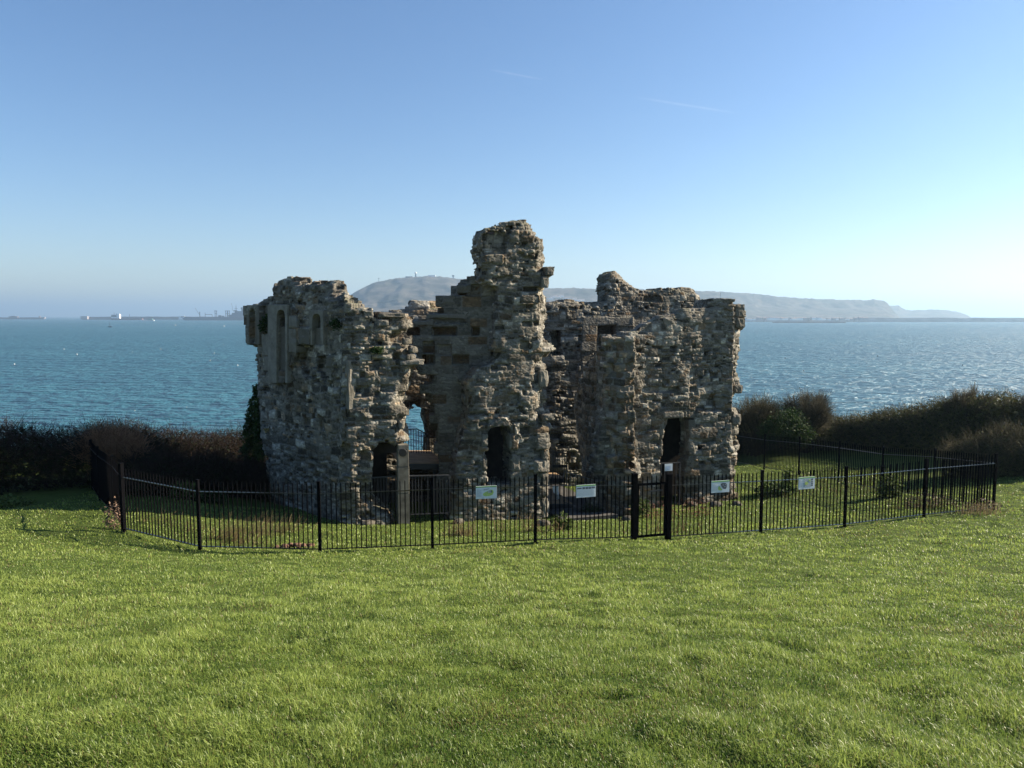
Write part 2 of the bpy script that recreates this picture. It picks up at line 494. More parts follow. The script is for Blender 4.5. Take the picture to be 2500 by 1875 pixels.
# short grass: real blades, thinner and denser close to the viewpoint
def blades(name, x, y, h, w, tint, lean, rng, mat, droop=0.45):
    n = len(x)
    z = surf_z(x, y) - 0.004
    ang = rng.uniform(0, 2 * np.pi, n)
    sx, sy = np.cos(ang) * w / 2, np.sin(ang) * w / 2
    lx, ly = lean
    V = np.empty((n, 5, 3), dtype=np.float32)
    V[:, 0] = np.c_[x - sx, y - sy, z]; V[:, 1] = np.c_[x + sx, y + sy, z]
    mx, my, mz = x + lx * h * 0.38, y + ly * h * 0.38, z + h * 0.58
    V[:, 2] = np.c_[mx + sx * .8, my + sy * .8, mz]; V[:, 3] = np.c_[mx - sx * .8, my - sy * .8, mz]
    V[:, 4] = np.c_[x + lx * h, y + ly * h, z + h * (1.0 - droop * (lx * lx + ly * ly))]
    b = np.arange(n)[:, None] * 5
    T = np.repeat(tint[:, None, :], 5, 1).reshape(-1, 3)
    return mesh_np(name, V.reshape(-1, 3), [b + np.array([[0, 1, 2, 3]]), b + np.array([[3, 2, 4]])], mat, attrs={'tint': T})

def scatter_grass(n, seed):
    rng = np.random.default_rng(seed)
    # depth density falls off with distance so that the sward stays even
    u = rng.uniform(0, 1, n)
    y0, y1 = 1.9, 33.0
    p = -0.5
    y = (y0 ** p + u * (y1 ** p - y0 ** p)) ** (1 / p)
    x = rng.uniform(-1, 1, n) * (y * 0.74 + 1.2)
    keep = ~((y > 22.5) & (x < -7)) & ~((y > 26) & (x > 14 + 0 * y)) & ~((y > 24) & (x < 2))
    keep &= ~((y > 19.5) & (x < -12.5))
    fa_, fb_ = (x - 1.15) * .9563 + (y - 22.9) * .2924, -(x - 1.15) * .2924 + (y - 22.9) * .9563
    keep &= ~((fa_ > -.3) & (fa_ < 2.3) & (fb_ > -.8) & (fb_ < 5.1))        # the paved way in
    x, y = x[keep], y[keep]
    n = len(x)
    clump = 0.7 * vnoise(x * 2.8, y * 2.8, 21) + 0.9 * vnoise(x * 7.5, y * 7.5, 22)
    big = vnoise(x * 0.45, y * 0.45, 23)
    far = np.clip((y - 14.5 - 0.0 * x) / 4, 0, 1)
    h = (0.024 + 0.046 * np.clip(clump + 0.35, 0, 1.2)) * rng.uniform(0.55, 1.3, n) * (1 + 0.3 * big)
    # worn places stay short and browner
    hol = np.clip(vnoise(x * 3.4 + 40, y * 4.2 + 7, 8) * 4.0 - .95, 0, 1)
    worn = np.clip(vnoise(x * 0.8 + 9, y * 1.1, 31) * 3.0 - 0.9, 0, .5)
    worn = np.maximum(worn, np.exp(-(((x + 0.3) / 0.9) ** 2 + ((y - 14.9) / 0.35) ** 2)) * 1.0)
    h *= 1 - 0.35 * worn
    w = np.maximum(0.0042, np.where(y > 14, 0.0011, 0.00085) * y) * rng.uniform(0.7, 1.25, n)
    la = vnoise(x * 1.7, y * 1.7, 41) * 5.0 + rng.normal(0, 1.5, n) + 2.6
    lm = np.clip(rng.normal(0.62, 0.30, n), 0.05, 1.25)
    lean = (np.cos(la) * lm, np.sin(la) * lm)
    t = np.clip(rng.normal(0.5, 0.24, n) + clump * 0.6 + big * 0.3 - .4 * hol, 0, 1)  # blades in the hollows tinted darker, shade put into their colour
    dark = np.array([0.074, 0.136, 0.018]); lite = np.array([0.320, 0.395, 0.095])
    tint = dark + (lite - dark) * t[:, None]
    dry = np.clip((rng.uniform(0, 1, n) < 0.055 + 0.45 * worn) * 1.0, 0, 1)[:, None]
    tint = tint * (1 - dry) + np.array([0.20, 0.155, 0.065]) * dry * rng.uniform(0.6, 1.1, (n, 1))
    return blades('grass', x, y, h, w, tint, lean, rng, M['blade'])
N_GRASS = 950000
grass = scatter_grass(N_GRASS, 7)
tag(grass, 'short sunlit green lawn grass with darker tufts around the fenced ruin', 'grass', kind='stuff')

# ------------------------------------------------------------------ sea
def sea_material():
    t = NT('sea_water'); c = t.coords()
    n1 = t.noise(c, 0.30, 3, 0.55, (0.7, 1.25, 1)); n2 = t.noise(c, 1.0, 3, 0.6, (0.8, 1.2, 1)); n3 = t.noise(c, 0.006, 4, 0.6, (0.4, 1.6, 1))
    n4 = t.noise(c, 0.09, 3, 0.55, (0.6, 1.4, 1))
    h = t.math('ADD', t.math('MULTIPLY', n1, 2.2), t.math('ADD', t.math('MULTIPLY', n2, 0.45), t.math('MULTIPLY', n4, 3.6)))
    col = t.mix(t.ramp(n3, [(0.35, 0.0), (0.65, 1.0)]), (0.022, 0.092, 0.132), (0.034, 0.124, 0.164))
    p = t.bsdf(col, 0.34, h, 1.9, 1.0, 0.33)
    p.inputs['IOR'].default_value = 1.33
    return t.done(p)
M['water'] = sea_material()
sea_xs = np.array([-30000., -9000, -2500, -700, 0, 700, 2500, 9000, 30000]); sea_ys = np.array([-200., 30, 300, 1200, 4000, 12000, 45000])
X, Y = np.meshgrid(sea_xs, sea_ys, indexing='ij')
idx = np.arange(X.size).reshape(X.shape)
sea = mesh_np('sea', np.c_[X.ravel(), Y.ravel(), 0 * X.ravel()], [np.stack([idx[:-1, :-1], idx[1:, :-1], idx[1:, 1:], idx[:-1, 1:]], -1).reshape(-1, 4)], M['water'])
tag(sea, kind='structure')

# ------------------------------------------------------------------ far headland
def hill_material():
    t = NT('headland'); c = t.coords()
    geo = t.new('ShaderNodeNewGeometry'); s = t.new('ShaderNodeSeparateXYZ'); t.link(geo.outputs['Normal'], s.inputs[0])
    f = t.noise(c, 0.012, 6, 0.62, (1, 1, 2.5)); g = t.noise(c, 0.05, 4, 0.6, (1, 1, 3))
    land = t.mix(t.ramp(f, [(0.40, 0.0), (0.60, 1.0)]), (0.045, 0.044, 0.034), (0.115, 0.10, 0.085))
    land = t.mix(t.ramp(g, [(0.5, 0.0), (0.66, 0.7)]), land, (0.028, 0.028, 0.022))
    cl = t.mix(t.noise(c, 0.03, 5, 0.7, (1, 1, 0.3)), (0.20, 0.185, 0.16), (0.52, 0.49, 0.43))
    col = t.mix(t.ramp(s.outputs[2], [(0.25, 1.0), (0.5, 0.0)]), land, cl)
    return t.done(t.bsdf(col, 0.95, g, 3.0, 0.6, 0.05))
M['headland'] = hill_material()

def headland(name, prof, d_shore, d_ridge, shape, seed, rough):
    px = np.arange(prof[0][0], prof[-1][0] + 1, 2.0)
    py = np.interp(px, [p[0] for p in prof], [p[1] for p in prof])
    rn = vnoise(px * 0.12, px * 0, seed) * 2.0 + vnoise(px * 0.45, px * 0, seed + 1) * 1.2
    ss = np.r_[np.linspace(0, 1, 60), 1.04, 1.15, 1.4]
    V = np.zeros((len(px), len(ss), 3))
    for i, (a, b) in enumerate(zip(px, py)):
        x, y, z = ray(a, b)
        ztop = max(2.0, z / y * d_ridge + CAMZ)
        for j, s in enumerate(ss):
            d = d_shore + (d_ridge - d_shore) * s
            hh = np.interp(s, shape[0], shape[1]) * ztop
            V[i, j] = (x / y * d, d, hh - rn[i] / FPX * d * max(0, 1 - abs(s - 1) * 9))
    nz = vnoise(V[..., 0] * 0.012, V[..., 1] * 0.012, seed + 2) + 0.5 * vnoise(V[..., 0] * 0.04, V[..., 1] * 0.04, seed + 3)
    sarr = np.broadcast_to(ss, V.shape[:2])
    damp = np.clip(np.minimum(sarr * 6, (1 - sarr) * 8), 0, 1)
    V[..., 2] += nz * rough * damp
    # gullies on the face push it back and forth
    V[..., 1] += (vnoise(V[..., 0] * 0.012, V[..., 2] * 0.02, seed + 5) + .5 * vnoise(V[..., 0] * 0.03, V[..., 2] * 0.05, seed + 6)) * 90 * damp * rough / 10
    n, m = V.shape[:2]
    V[..., 2] = np.where(sarr <= 0, -2, np.maximum(V[..., 2], -1))
    idx = np.arange(n * m).reshape(n, m)
    F = np.stack([idx[:-1, :-1], idx[1:, :-1], idx[1:, 1:], idx[:-1, 1:]], -1).reshape(-1, 4)
    return tag(mesh_np(name, V.reshape(-1, 3), [F], M['headland'], smooth=True), kind='structure')

headland('hills', [(700, 771), (760, 764), (810, 752), (838, 734), (860, 719), (880, 706), (900, 695), (925, 687), (960, 680), (1000, 677), (1040, 674), (1060, 675), (1090, 676), (1130, 682), (1200, 690), (1280, 699), (1345, 704),
                   (1400, 703), (1450, 705), (1500, 705), (1600, 707), (1720, 711), (1760, 713)], 2350, 3300,
         ([0, .08, .35, .6, .72, .92, 1, 1.4], [0, .04, .22, .48, .66, .96, 1, .9]), 50, 9)
headland('hills', [(1640, 716), (1715, 712), (1745, 711), (1790, 714), (1845, 717), (1900, 724), (1960, 728), (2060, 732), (2110, 733), (2130, 731), (2158, 735), (2168, 741), (2176, 752), (2184, 764), (2190, 774)], 3000, 3900,
         ([0, .1, .55, .80, .86, .97, 1, 1.4], [0, .02, .30, .56, .68, .98, 1, .9]), 70, 8)
headland('hills', [(2120, 746), (2170, 746), (2194, 746), (2200, 751), (2216, 758), (2240, 757), (2290, 756), (2310, 757), (2345, 763), (2362, 769), (2368, 775)], 4200, 5000,
         ([0, .1, .5, .75, .92, 1, 1.4], [0, .05, .35, .6, .97, 1, .9]), 90, 4)

# ------------------------------------------------------------------ haze
hz = NT('haze')
vol = hz.new('ShaderNodeVolumePrincipled')
vol.inputs['Color'].default_value = (0.49, 0.72, 0.96, 1)
vol.inputs['Density'].default_value = 0.00017
vol.inputs['Anisotropy'].default_value = 0.35
hz.link(vol.outputs[0], hz.out.inputs['Volume'])
mbz = MB().box((0, 22500 - 150, 149), (61000, 45300, 302))
haze = mbz.build('haze', hz.m)
tag(haze, 'thin bluish sea haze over the bay and the far headland', 'haze', kind='stuff')

# ------------------------------------------------------------------ the ruin: masonry grown stone by stone on a fine lattice, then skinned
FA = math.radians(17.0)
FO = np.array([1.15, 22.9]); FE = np.array([math.cos(FA), math.sin(FA)]); FN = np.array([-math.sin(FA), math.cos(FA)])
def fp(a, b): return FO + FE * a + FN * b

def on_plane(px, py, P0, U):
    """point of the photograph -> (along, height) on the upright plane through P0 along U"""
    rx, ry, rz = ray(px, py)
    k, u = np.linalg.solve(np.array([[rx, -U[0]], [ry, -U[1]]]), np.asarray(P0))
    return u, rz * k + CAMZ

def sd_poly(P, X, Y):
    P = np.asarray(P, dtype=np.float64)
    d = np.full(X.shape, 1e9); s = np.ones(X.shape)
    n = len(P)
    for i in range(n):
        a = P[i]; b = P[i - 1]
        ex, ey = b - a
        wx, wy = X - a[0], Y - a[1]
        t = np.clip((wx * ex + wy * ey) / max(ex * ex + ey * ey, 1e-9), 0, 1)
        d = np.minimum(d, (wx - ex * t) ** 2 + (wy - ey * t) ** 2)
        c1 = Y >= a[1]; c2 = Y < b[1]; c3 = ex * wy > ey * wx
        s = np.where((c1 & c2 & c3) | (~c1 & ~c2 & ~c3), -s, s)
    return (s * np.sqrt(d)).astype(np.float32)

def n3(shape, cells, rng):
    """smooth noise on the lattice, one random value every `cells` voxels"""
    cells = [max(1.0, c) for c in cells]
    g = rng.uniform(-1, 1, [int(s / c) + 3 for s, c in zip(shape, cells)]).astype(np.float32)
    for ax, (s, c) in enumerate(zip(shape, cells)):
        p = np.arange(s) / c
        i = p.astype(int); f = (p - i).astype(np.float32); f = f * f * (3 - 2 * f)
        sh = [1, 1, 1]; sh[ax] = s; f = f.reshape(sh)
        g = np.take(g, i, ax) * (1 - f) + np.take(g, i + 1, ax) * f
    return g

def surface_nets(F):
    ni, nj, nk = F.shape
    ins = F < 0
    c = np.zeros((ni - 1, nj - 1, nk - 1), dtype=np.uint8)
    for a in (0, 1):
        for b in (0, 1):
            for d in (0, 1):
                c += ins[a:ni - 1 + a, b:nj - 1 + b, d:nk - 1 + d]
    act = (c > 0) & (c < 8)
    I, J, K = np.nonzero(act)
    vid = np.full(act.shape, -1, dtype=np.int32); vid[I, J, K] = np.arange(len(I))
    S = np.zeros((len(I), 3), dtype=np.float32); N = np.zeros(len(I), dtype=np.float32)
    cor = [(a, b, d) for a in (0, 1) for b in (0, 1) for d in (0, 1)]
    val = {q: F[I + q[0], J + q[1], K + q[2]] for q in cor}
    for q in cor:
        for ax in range(3):
            if q[ax]: continue
            r = list(q); r[ax] = 1; r = tuple(r)
            f0, f1 = val[q], val[r]
            x = (f0 < 0) != (f1 < 0)
            t = np.where(x, f0 / np.where(x, f0 - f1, 1), 0)
            for m in range(3):
                S[:, m] += np.where(x, q[m] + (t if m == ax else 0), 0)
            N += x
    P = S / N[:, None] + np.c_[I, J, K]
    quads = []
    for ax in range(3):
        o = [m for m in range(3) if m != ax]
        s0 = [slice(None)] * 3; s1 = [slice(None)] * 3
        s0[ax] = slice(0, -1); s1[ax] = slice(1, None)
        for m in o:
            s0[m] = slice(1, -1); s1[m] = slice(1, -1)
        A, B = ins[tuple(s0)], ins[tuple(s1)]
        E = np.array(np.nonzero(A != B)).T
        inv = A[tuple(E.T)]
        base = E.copy()
        for m in o: base[:, m] += 1
        def v(da, db):
            q = base.copy(); q[:, o[0]] -= da; q[:, o[1]] -= db
            return vid[q[:, 0], q[:, 1], q[:, 2]]
        Q = np.c_[v(1, 1), v(0, 1), v(0, 0), v(1, 0)]
        flip = inv if ax != 1 else ~inv
        Q[~flip] = Q[~flip][:, ::-1]
        quads.append(Q)
    return P, np.concatenate(quads)

def ruin_wall(name, parent, P0, P1, thick, outline, seed, holes=(), bevels=(), niches=(), facing=(), ashlar_all=False,
              brown=0.14, course=(0.055, 0.155), rough=1.0, vox=0.028, erosion=0.09, chamfer=.10, right=.42, rshift=.10, ulim=None, label=None):
    rng = np.random.default_rng(seed)
    P0 = np.asarray(P0, dtype=np.float64); P1 = np.asarray(P1, dtype=np.float64)
    U = (P1 - P0) / np.linalg.norm(P1 - P0); Vd = np.array([-U[1], U[0]])
    cv = lambda poly: [on_plane(a, b, P0, U) for a, b in poly]
    OP = np.array(cv(outline))
    OP[:, 0] += np.where(OP[:, 0] > (OP[:, 0].min() + OP[:, 0].max()) / 2, rshift, 0)
    if ulim: OP[:, 0] = np.clip(OP[:, 0], ulim[0], ulim[1])
    u0, u1 = OP[:, 0].min() - .25, OP[:, 0].max() + .25
    w0, w1 = OP[:, 1].min(), OP[:, 1].max() + .25
    v0, v1 = -.55, thick + .2
    u = np.arange(u0, u1, vox, dtype=np.float32); v = np.arange(v0, v1, vox, dtype=np.float32); w = np.arange(w0, w1, vox, dtype=np.float32)
    shp = (len(u), len(v), len(w))
    GU, GW = np.meshgrid(u, w, indexing='ij')
    d2 = sd_poly(OP, GU, GW)
    # front surface map: erosion, dressed facing standing proud, recesses
    er = n3((shp[0], 1, shp[2]), (.9 / vox, 1, .9 / vox), rng)[:, 0] * .6 + n3((shp[0], 1, shp[2]), (.35 / vox, 1, .35 / vox), rng)[:, 0] * .4
    ash = np.full(GU.shape, 1.0 if ashlar_all else 0.0, dtype=np.float32)
    off = np.zeros_like(ash)
    for poly, pr in facing:
        m = sd_poly(cv(poly), GU, GW) < 0
        ash[m] = 1.0; off[m] = -pr
    fo = off + er * erosion * (1 - .85 * ash) * rough
    cut = np.zeros_like(ash)
    for poly, dep in niches:
        m = sd_poly(cv(poly), GU, GW) < 0
        cut[m] = np.maximum(cut[m], dep)
    fo = fo + chamfer * (1 - ash) * np.clip(1 + d2 / .42, 0, 1) ** 2
    for bx0, bx1, by0, by1, dep in bevels:      # broken faces that fall back towards the right
        (ua, za), (ub, zb) = on_plane(bx0, (by0 + by1) / 2, P0, U), on_plane(bx1, (by0 + by1) / 2, P0, U)
        zt_, zl_ = on_plane(bx1, by0, P0, U)[1], on_plane(bx1, by1, P0, U)[1]
        wob = n3((shp[0], 1, shp[2]), (.22 / vox, 1, .22 / vox), rng)[:, 0] * .12
        tt = np.clip((GU + wob - ua) / (ub - ua), 0, 1.3)
        band = np.clip((zt_ - GW) / .25, 0, 1) * np.clip((GW - zl_) / .25, 0, 1)
        fo = fo + dep * tt * band
    inside = d2 < 0
    ur = np.where(inside, GU, -1e3).max(0)[None, :] - GU          # distance to the right hand edge
    ur = ur + n3((shp[0], 1, shp[2]), (.3 / vox, 1, .3 / vox), rng)[:, 0] * .16
    fo = fo + right * np.clip(1 - ur / .40, 0, 1) ** 1.6 * (1 - .7 * ash)
    hole = np.full_like(ash, -9.0)
    for poly in holes:
        hole = np.maximum(hole, -sd_poly(cv(poly), GU, GW))          # positive inside the hole
    # stones
    U3 = u[:, None, None]; V3 = v[None, :, None]; W3 = w[None, None, :]
    wa = n3(shp, (.55 / vox, .5 / vox, .4 / vox), rng)
    wb = n3(shp, (.45 / vox, .5 / vox, .6 / vox), rng)
    a3 = ash[:, None, :]
    def layout(warp, cs, ratio, lay, sd):
        r = np.random.default_rng(seed * 7 + sd)
        cb = [w0 - .6]
        while cb[-1] < w1 + .6: cb.append(cb[-1] + (r.uniform(*cs) if ashlar_all or sd == 2 or r.random() > .14 else r.uniform(.18, .26)))
        cb = np.array(cb, dtype=np.float32)
        ww = W3 + wb * (.07 * warp)
        k = np.searchsorted(cb, ww.ravel()).reshape(ww.shape).astype(np.int32) - 1
        k = np.clip(k, 0, len(cb) - 2)
        ck = cb[k]; hk = cb[k + 1] - ck
        l = np.floor((V3 + hsh(k, sd) * .4) / lay).astype(np.int32) * np.ones_like(k)
        sk = np.clip(hk * (ratio[0] + ratio[1] * hsh(k, l, 7 + sd)), .12, .8).astype(np.float32)
        x = (U3 + wa * (.07 * warp)) / sk + hsh(k, l, 11 + sd) * 37
        j = np.floor(x).astype(np.int32)
        jit = .62
        def bnd(jj): return jj + jit * (hsh(jj, k, l + sd) - .5)
        b0, b1 = bnd(j), bnd(j + 1)
        j = np.where(x < b0, j - 1, np.where(x >= b1, j + 1, j))
        b0, b1 = bnd(j), bnd(j + 1)
        e = np.minimum(np.minimum(x - b0, b1 - x) * sk, np.minimum(ww - ck, ck + hk - ww))
        qu = U3 + ((b0 + b1) / 2 - x) * sk
        qw = ck + hk / 2 + (W3 - ww)
        r1 = hsh(j, k, l, seed + sd); r2 = hsh(j, k, l, seed + sd + 100)
        return e.astype(np.float32), qu.astype(np.float32), qw.astype(np.float32), r1, r2
    if ashlar_all:
        e, qu, qw, r1, r2 = layout(.12, (.24, .36), (1.1, 1.2), .42, 3)
    else:
        e, qu, qw, r1, r2 = layout(1.0, course, (.95, 1.7), .30, 1)
        if ash.max() > 0:
            e2, qu2, qw2, r12, r22 = layout(.05, (.30, .42), (1.1, 1.0), .45, 2)
            m = a3 > .5
            e = np.where(m, e2, e); qu = np.where(m, qu2, qu); qw = np.where(m, qw2, qw); r1 = np.where(m, r12, r1); r2 = np.where(m, r22, r2)
            del e2, qu2, qw2, r12, r22
    q = .38 if not ashlar_all else .9
    iu = np.clip(((qu * q + U3 * (1 - q)) - u0) / vox, 0, shp[0] - 1).astype(np.int32)
    iw = np.clip(((qw * q + W3 * (1 - q)) - w0) / vox, 0, shp[2] - 1).astype(np.int32)
    edge = d2[iu, iw] * .8 + .2 * d2[:, None, :] + (r2 - .5) * .04 * rough
    edge = np.maximum(edge, .55 * hole[iu, iw] + .45 * hole[:, None, :])
    front = fo[iu, iw]
    del iu, iw, qu, qw
    am = (1 - a3 * .80).astype(np.float32)
    # how far each stone stands out; a few are gone, a few jut
    prd = (r1 - .5) * .048
    prd = np.where(r2 < (.10 if not ashlar_all else .11), -.20, prd)
    prd = np.where(r2 > .95, .05, prd)
    if ashlar_all: prd = np.where(r2 < .17, -.30, prd * .45)
    zone = n3(shp, (.9 / vox, .8 / vox, .7 / vox), rng)
    calm = np.clip(.40 + zone * .8, .12, .95).astype(np.float32)
    jd = np.clip(1 - e / np.where(a3 > .5, .016, .030), 0, 1)
    bulge = np.clip(e / .07, 0, 1)
    disp = prd * np.maximum(am, .9 if ashlar_all else 0) - jd * (.045 * (.3 + 1.2 * hsh((r1 * 4096).astype(int), 9))) * am * rough + .016 * bulge * am
    nz = n3(shp, (.11 / vox, .11 / vox, .09 / vox), rng) * .020 + n3(shp, (.22 / vox, .2 / vox, .16 / vox), rng) * .022 + n3(shp, (2, 2, 2), rng) * .012
    F = np.maximum(edge, np.maximum(front - V3, V3 - thick)) - (disp + np.where(r2 < .10, -.10, 0) * (1 - a3)) * np.maximum(calm, .8 * a3) + nz * (.25 + .6 * am) * calm
    # recesses and openings are cut clean with a little wobble
    cutf = (cut - .001)[:, None, :]
    F = np.where((cutf > 0) & (V3 < front + cutf), np.maximum(F, .03), F)
    F = np.maximum(F, w0 + .05 - W3).astype(np.float32)
    F[0] = 1; F[-1] = 1; F[:, 0] = 1; F[:, -1] = 1; F[:, :, 0] = 1; F[:, :, -1] = 1
    P, Q = surface_nets(F)
    I = np.clip(np.round(P).astype(int), 0, np.array(shp) - 1)
    ii = (I[:, 0], I[:, 1], I[:, 2])
    br = n3(shp, (1.6 / vox, 1 / vox, 1.3 / vox), rng)[ii]
    rr1, rr2 = r1[ii], r2[ii]
    bro = np.clip((hsh((rr1 * 65536).astype(int), 5) < np.clip(brown + br * .30, 0.02, .95)) * (0.5 + .5 * rr2), 0, 1)
    sol = np.clip((e[ii] - .004) / .022, 0, 1)
    tone = np.clip(.48 + (rr1 - .5) * (1.0 - .6 * ash[I[:, 0], I[:, 2]]), 0, 1)
    if ashlar_all: bro = np.where(rr2 < .17, 1.0, bro); tone = np.where(rr2 < .17, tone * .6, tone)
    up, vp, wp = u0 + P[:, 0] * vox, v0 + P[:, 1] * vox, w0 + P[:, 2] * vox
    XY = P0[None] + up[:, None] * U[None] + vp[:, None] * Vd[None]
    o = mesh_np(name, np.c_[XY, wp], [Q], M['stone'], parent, {'stone': np.c_[tone, bro, sol]})
    if label: o['label'] = label
    return o

ruin = thing('castle_ruin', 'roofless grey stone castle ruin with a tall broken tower between two lower wings', 'ruined castle', (1.15, 22.9, gz(1.15, 22.9)))

def fa(px, b):
    """distance along the facade (at set-back b) of a column of the photograph"""
    return on_plane(px, 900, fp(0, b), FE)[0]

def arch_poly(cx, apex, spring, hw, bottom):
    pts = [(cx - hw, bottom), (cx - hw, spring)]
    for t in (.35, .7): pts.append((cx - hw * math.cos(t * 1.2) , spring - (spring - apex) * math.sin(t * math.pi / 2)))
    pts.append((cx, apex))
    for t in (.7, .35): pts.append((cx + hw * math.cos(t * 1.2), spring - (spring - apex) * math.sin(t * math.pi / 2)))
    return pts + [(cx + hw, spring), (cx + hw, bottom)]

CORNER = fp(fa(852, -.55), -.55)
LEFT_END = CORNER + np.array([-.70, .714]) * 5.9

ruin_wall('left_wing_side_wall', ruin, LEFT_END, CORNER, .62,
    [(608, 745), (622, 743), (628, 737), (645, 728), (652, 722), (661, 722), (660, 702), (668, 690), (684, 680), (697, 676), (714, 675), (718, 692), (735, 696), (735, 686), (760, 683), (780, 681), (800, 684),
     (803, 702), (812, 718), (820, 726), (830, 738), (840, 748), (858, 752), (860, 1310), (655, 1310), (648, 1200), (636, 1100), (627, 1000), (623, 950), (620, 900), (617, 880), (620, 860), (618, 848), (610, 842), (608, 815), (608, 790)],
    11, bevels=[(770, 806, 676, 735, .35), (690, 716, 670, 700, .3)], niches=[(arch_poly(630, 753, 774, 7.5, 836), .2), (arch_poly(701, 756, 780, 11.5, 798), .36), ([(690, 797), (712, 797), (712, 905), (690, 905)], .2), ([(770, 801), (792, 801), (792, 842), (770, 842)], .12), (arch_poly(781, 765, 785, 11.5, 801), .32),
                ([(676, 775), (680, 775), (680, 795), (676, 795)], .3), ([(736, 842), (764, 842), (772, 880), (750, 930), (728, 880)], .22), ([(776, 872), (790, 868), (812, 892), (806, 925), (786, 925), (776, 900)], .2)],
    facing=[([(605, 746), (650, 745), (640, 800), (646, 812), (641, 842), (606, 840)], .20), ([(666, 744), (716, 742), (738, 770), (738, 798), (768, 799), (767, 841), (734, 841), (728, 862), (726, 884), (702, 936), (673, 938)], .14),
            ([(646, 812), (671, 806), (671, 868), (648, 870)], .10), ([(764, 768), (781, 756), (798, 768), (800, 806), (764, 806)], .06), ([(800, 870), (815, 870), (812, 930), (800, 930)], .05)], brown=.14)

ruin_wall('left_wing_front_wall', ruin, CORNER, fp(fa(852, -.55) + 3, -.55), 1.15,
    [(842, 712), (853, 714), (858, 726), (868, 740), (884, 744), (890, 754), (911, 756), (912, 777), (920, 779), (921, 761), (990, 762), (1000, 775), (1002, 803), (984, 812), (972, 822), (968, 838), (990, 842), (1006, 846), (1014, 862), (1010, 878), (1030, 880),
     (1030, 890), (1002, 905), (1000, 925), (990, 950), (985, 975), (978, 990), (988, 1010), (984, 1030), (990, 1050), (993, 1085), (968, 1088), (962, 1100), (950, 1096), (936, 1086), (926, 1082), (920, 1098), (904, 1116), (905, 1135), (896, 1150), (892, 1168), (903, 1172),
     (902, 1210), (930, 1240), (950, 1262), (960, 1310), (832, 1310), (830, 1200)],
    12, rshift=.14, bevels=[(985, 1034, 798, 882, .55), (1000, 1024, 890, 960, .25)], niches=[([(845, 960), (853, 960), (853, 1020), (846, 1020)], .2), ([(838, 1080), (858, 1090), (856, 1160), (832, 1165), (830, 1110)], .25)], brown=.20)

ruin_wall('tower', ruin, fp(-3.2, -.3), fp(0, -.3), 1.0,
    [(1172, 581), (1178, 565), (1188, 556), (1200, 555), (1214, 548), (1232, 538), (1238, 535), (1283, 535), (1286, 541), (1298, 546), (1300, 560), (1312, 569), (1318, 579), (1333, 579), (1336, 592), (1338, 640), (1335, 650), (1357, 650), (1357, 673), (1346, 676),
     (1344, 703), (1336, 708), (1340, 740), (1338, 800), (1342, 838), (1357, 842), (1357, 858), (1345, 868), (1336, 884), (1343, 900), (1340, 944), (1338, 952), (1346, 970), (1346, 1004), (1358, 1012), (1350, 1028), (1346, 1034), (1344, 1060), (1343, 1100), (1341, 1160), (1343, 1310),
     (1100, 1310), (1106, 1200), (1114, 1158), (1118, 1118), (1138, 1046), (1146, 990), (1140, 935), (1166, 902), (1202, 890), (1224, 866), (1197, 857), (1206, 837), (1218, 752), (1218, 708), (1190, 700), (1178, 682), (1174, 640), (1171, 605)],
    13, rshift=.18, bevels=[(1300, 1346, 860, 1050, .5), (1312, 1346, 560, 860, .40), (1326, 1345, 1050, 1290, .22)], holes=[[(1190, 1062), (1198, 1049), (1213, 1043), (1226, 1040), (1242, 1050), (1246, 1078), (1250, 1130), (1248, 1184), (1188, 1184), (1189, 1130)]],
    niches=[([(1180, 572), (1200, 562), (1236, 566), (1238, 620), (1180, 621)], .22), ([(1158, 701), (1218, 699), (1220, 720), (1158, 720)], .28), ([(1306, 1098), (1324, 1098), (1324, 1124), (1306, 1124)], .12)],
    facing=[([(1176, 622), (1232, 622), (1232, 648), (1176, 648)], .05), ([(1244, 1060), (1264, 1060), (1264, 1096), (1244, 1096)], .07), ([(1310, 1058), (1343, 1058), (1343, 1098), (1310, 1098)], .08),
            ([(1326, 1098), (1343, 1098), (1343, 1124), (1326, 1124)], .06), ([(1304, 1124), (1342, 1124), (1342, 1152), (1304, 1152)], .09), ([(1314, 1190), (1340, 1190), (1340, 1216), (1314, 1216)], .06), ([(1318, 905), (1341, 905), (1341, 945), (1318, 945)], .08),
            ([(1188, 1046), (1212, 1022), (1224, 1018), (1254, 1034), (1256, 1062), (1244, 1058), (1226, 1038), (1198, 1048)], .08), ([(1272, 722), (1315, 722), (1315, 740), (1272, 740)], .06)], brown=.20, course=(.05, .14), rough=1.0)

ruin_wall('inner_wall', ruin, fp(-4.4, 1.25), fp(-.9, .15), .85,
    [(1003, 783), (1038, 781), (1040, 765), (1076, 763), (1078, 723), (1111, 721), (1114, 695), (1129, 693), (1131, 681), (1160, 679), (1240, 690), (1290, 880), (1180, 930), (1165, 1000), (1150, 1100), (1140, 1310), (1086, 1310), (1078, 1160), (1073, 1122), (1062, 1090), (1056, 1050), (1049, 1010), (1046, 985),
     (1040, 962), (1036, 940), (1040, 922), (1012, 900), (1010, 870), (1005, 840), (1002, 800)],
    14, niches=[([(1058, 778), (1132, 778), (1140, 790), (1060, 790)], .14), ([(1030, 832), (1060, 832), (1060, 862), (1030, 862)], .2)], ashlar_all=True, brown=.16, label='inner wall of squared blocks with dark gaps where stones are missing')

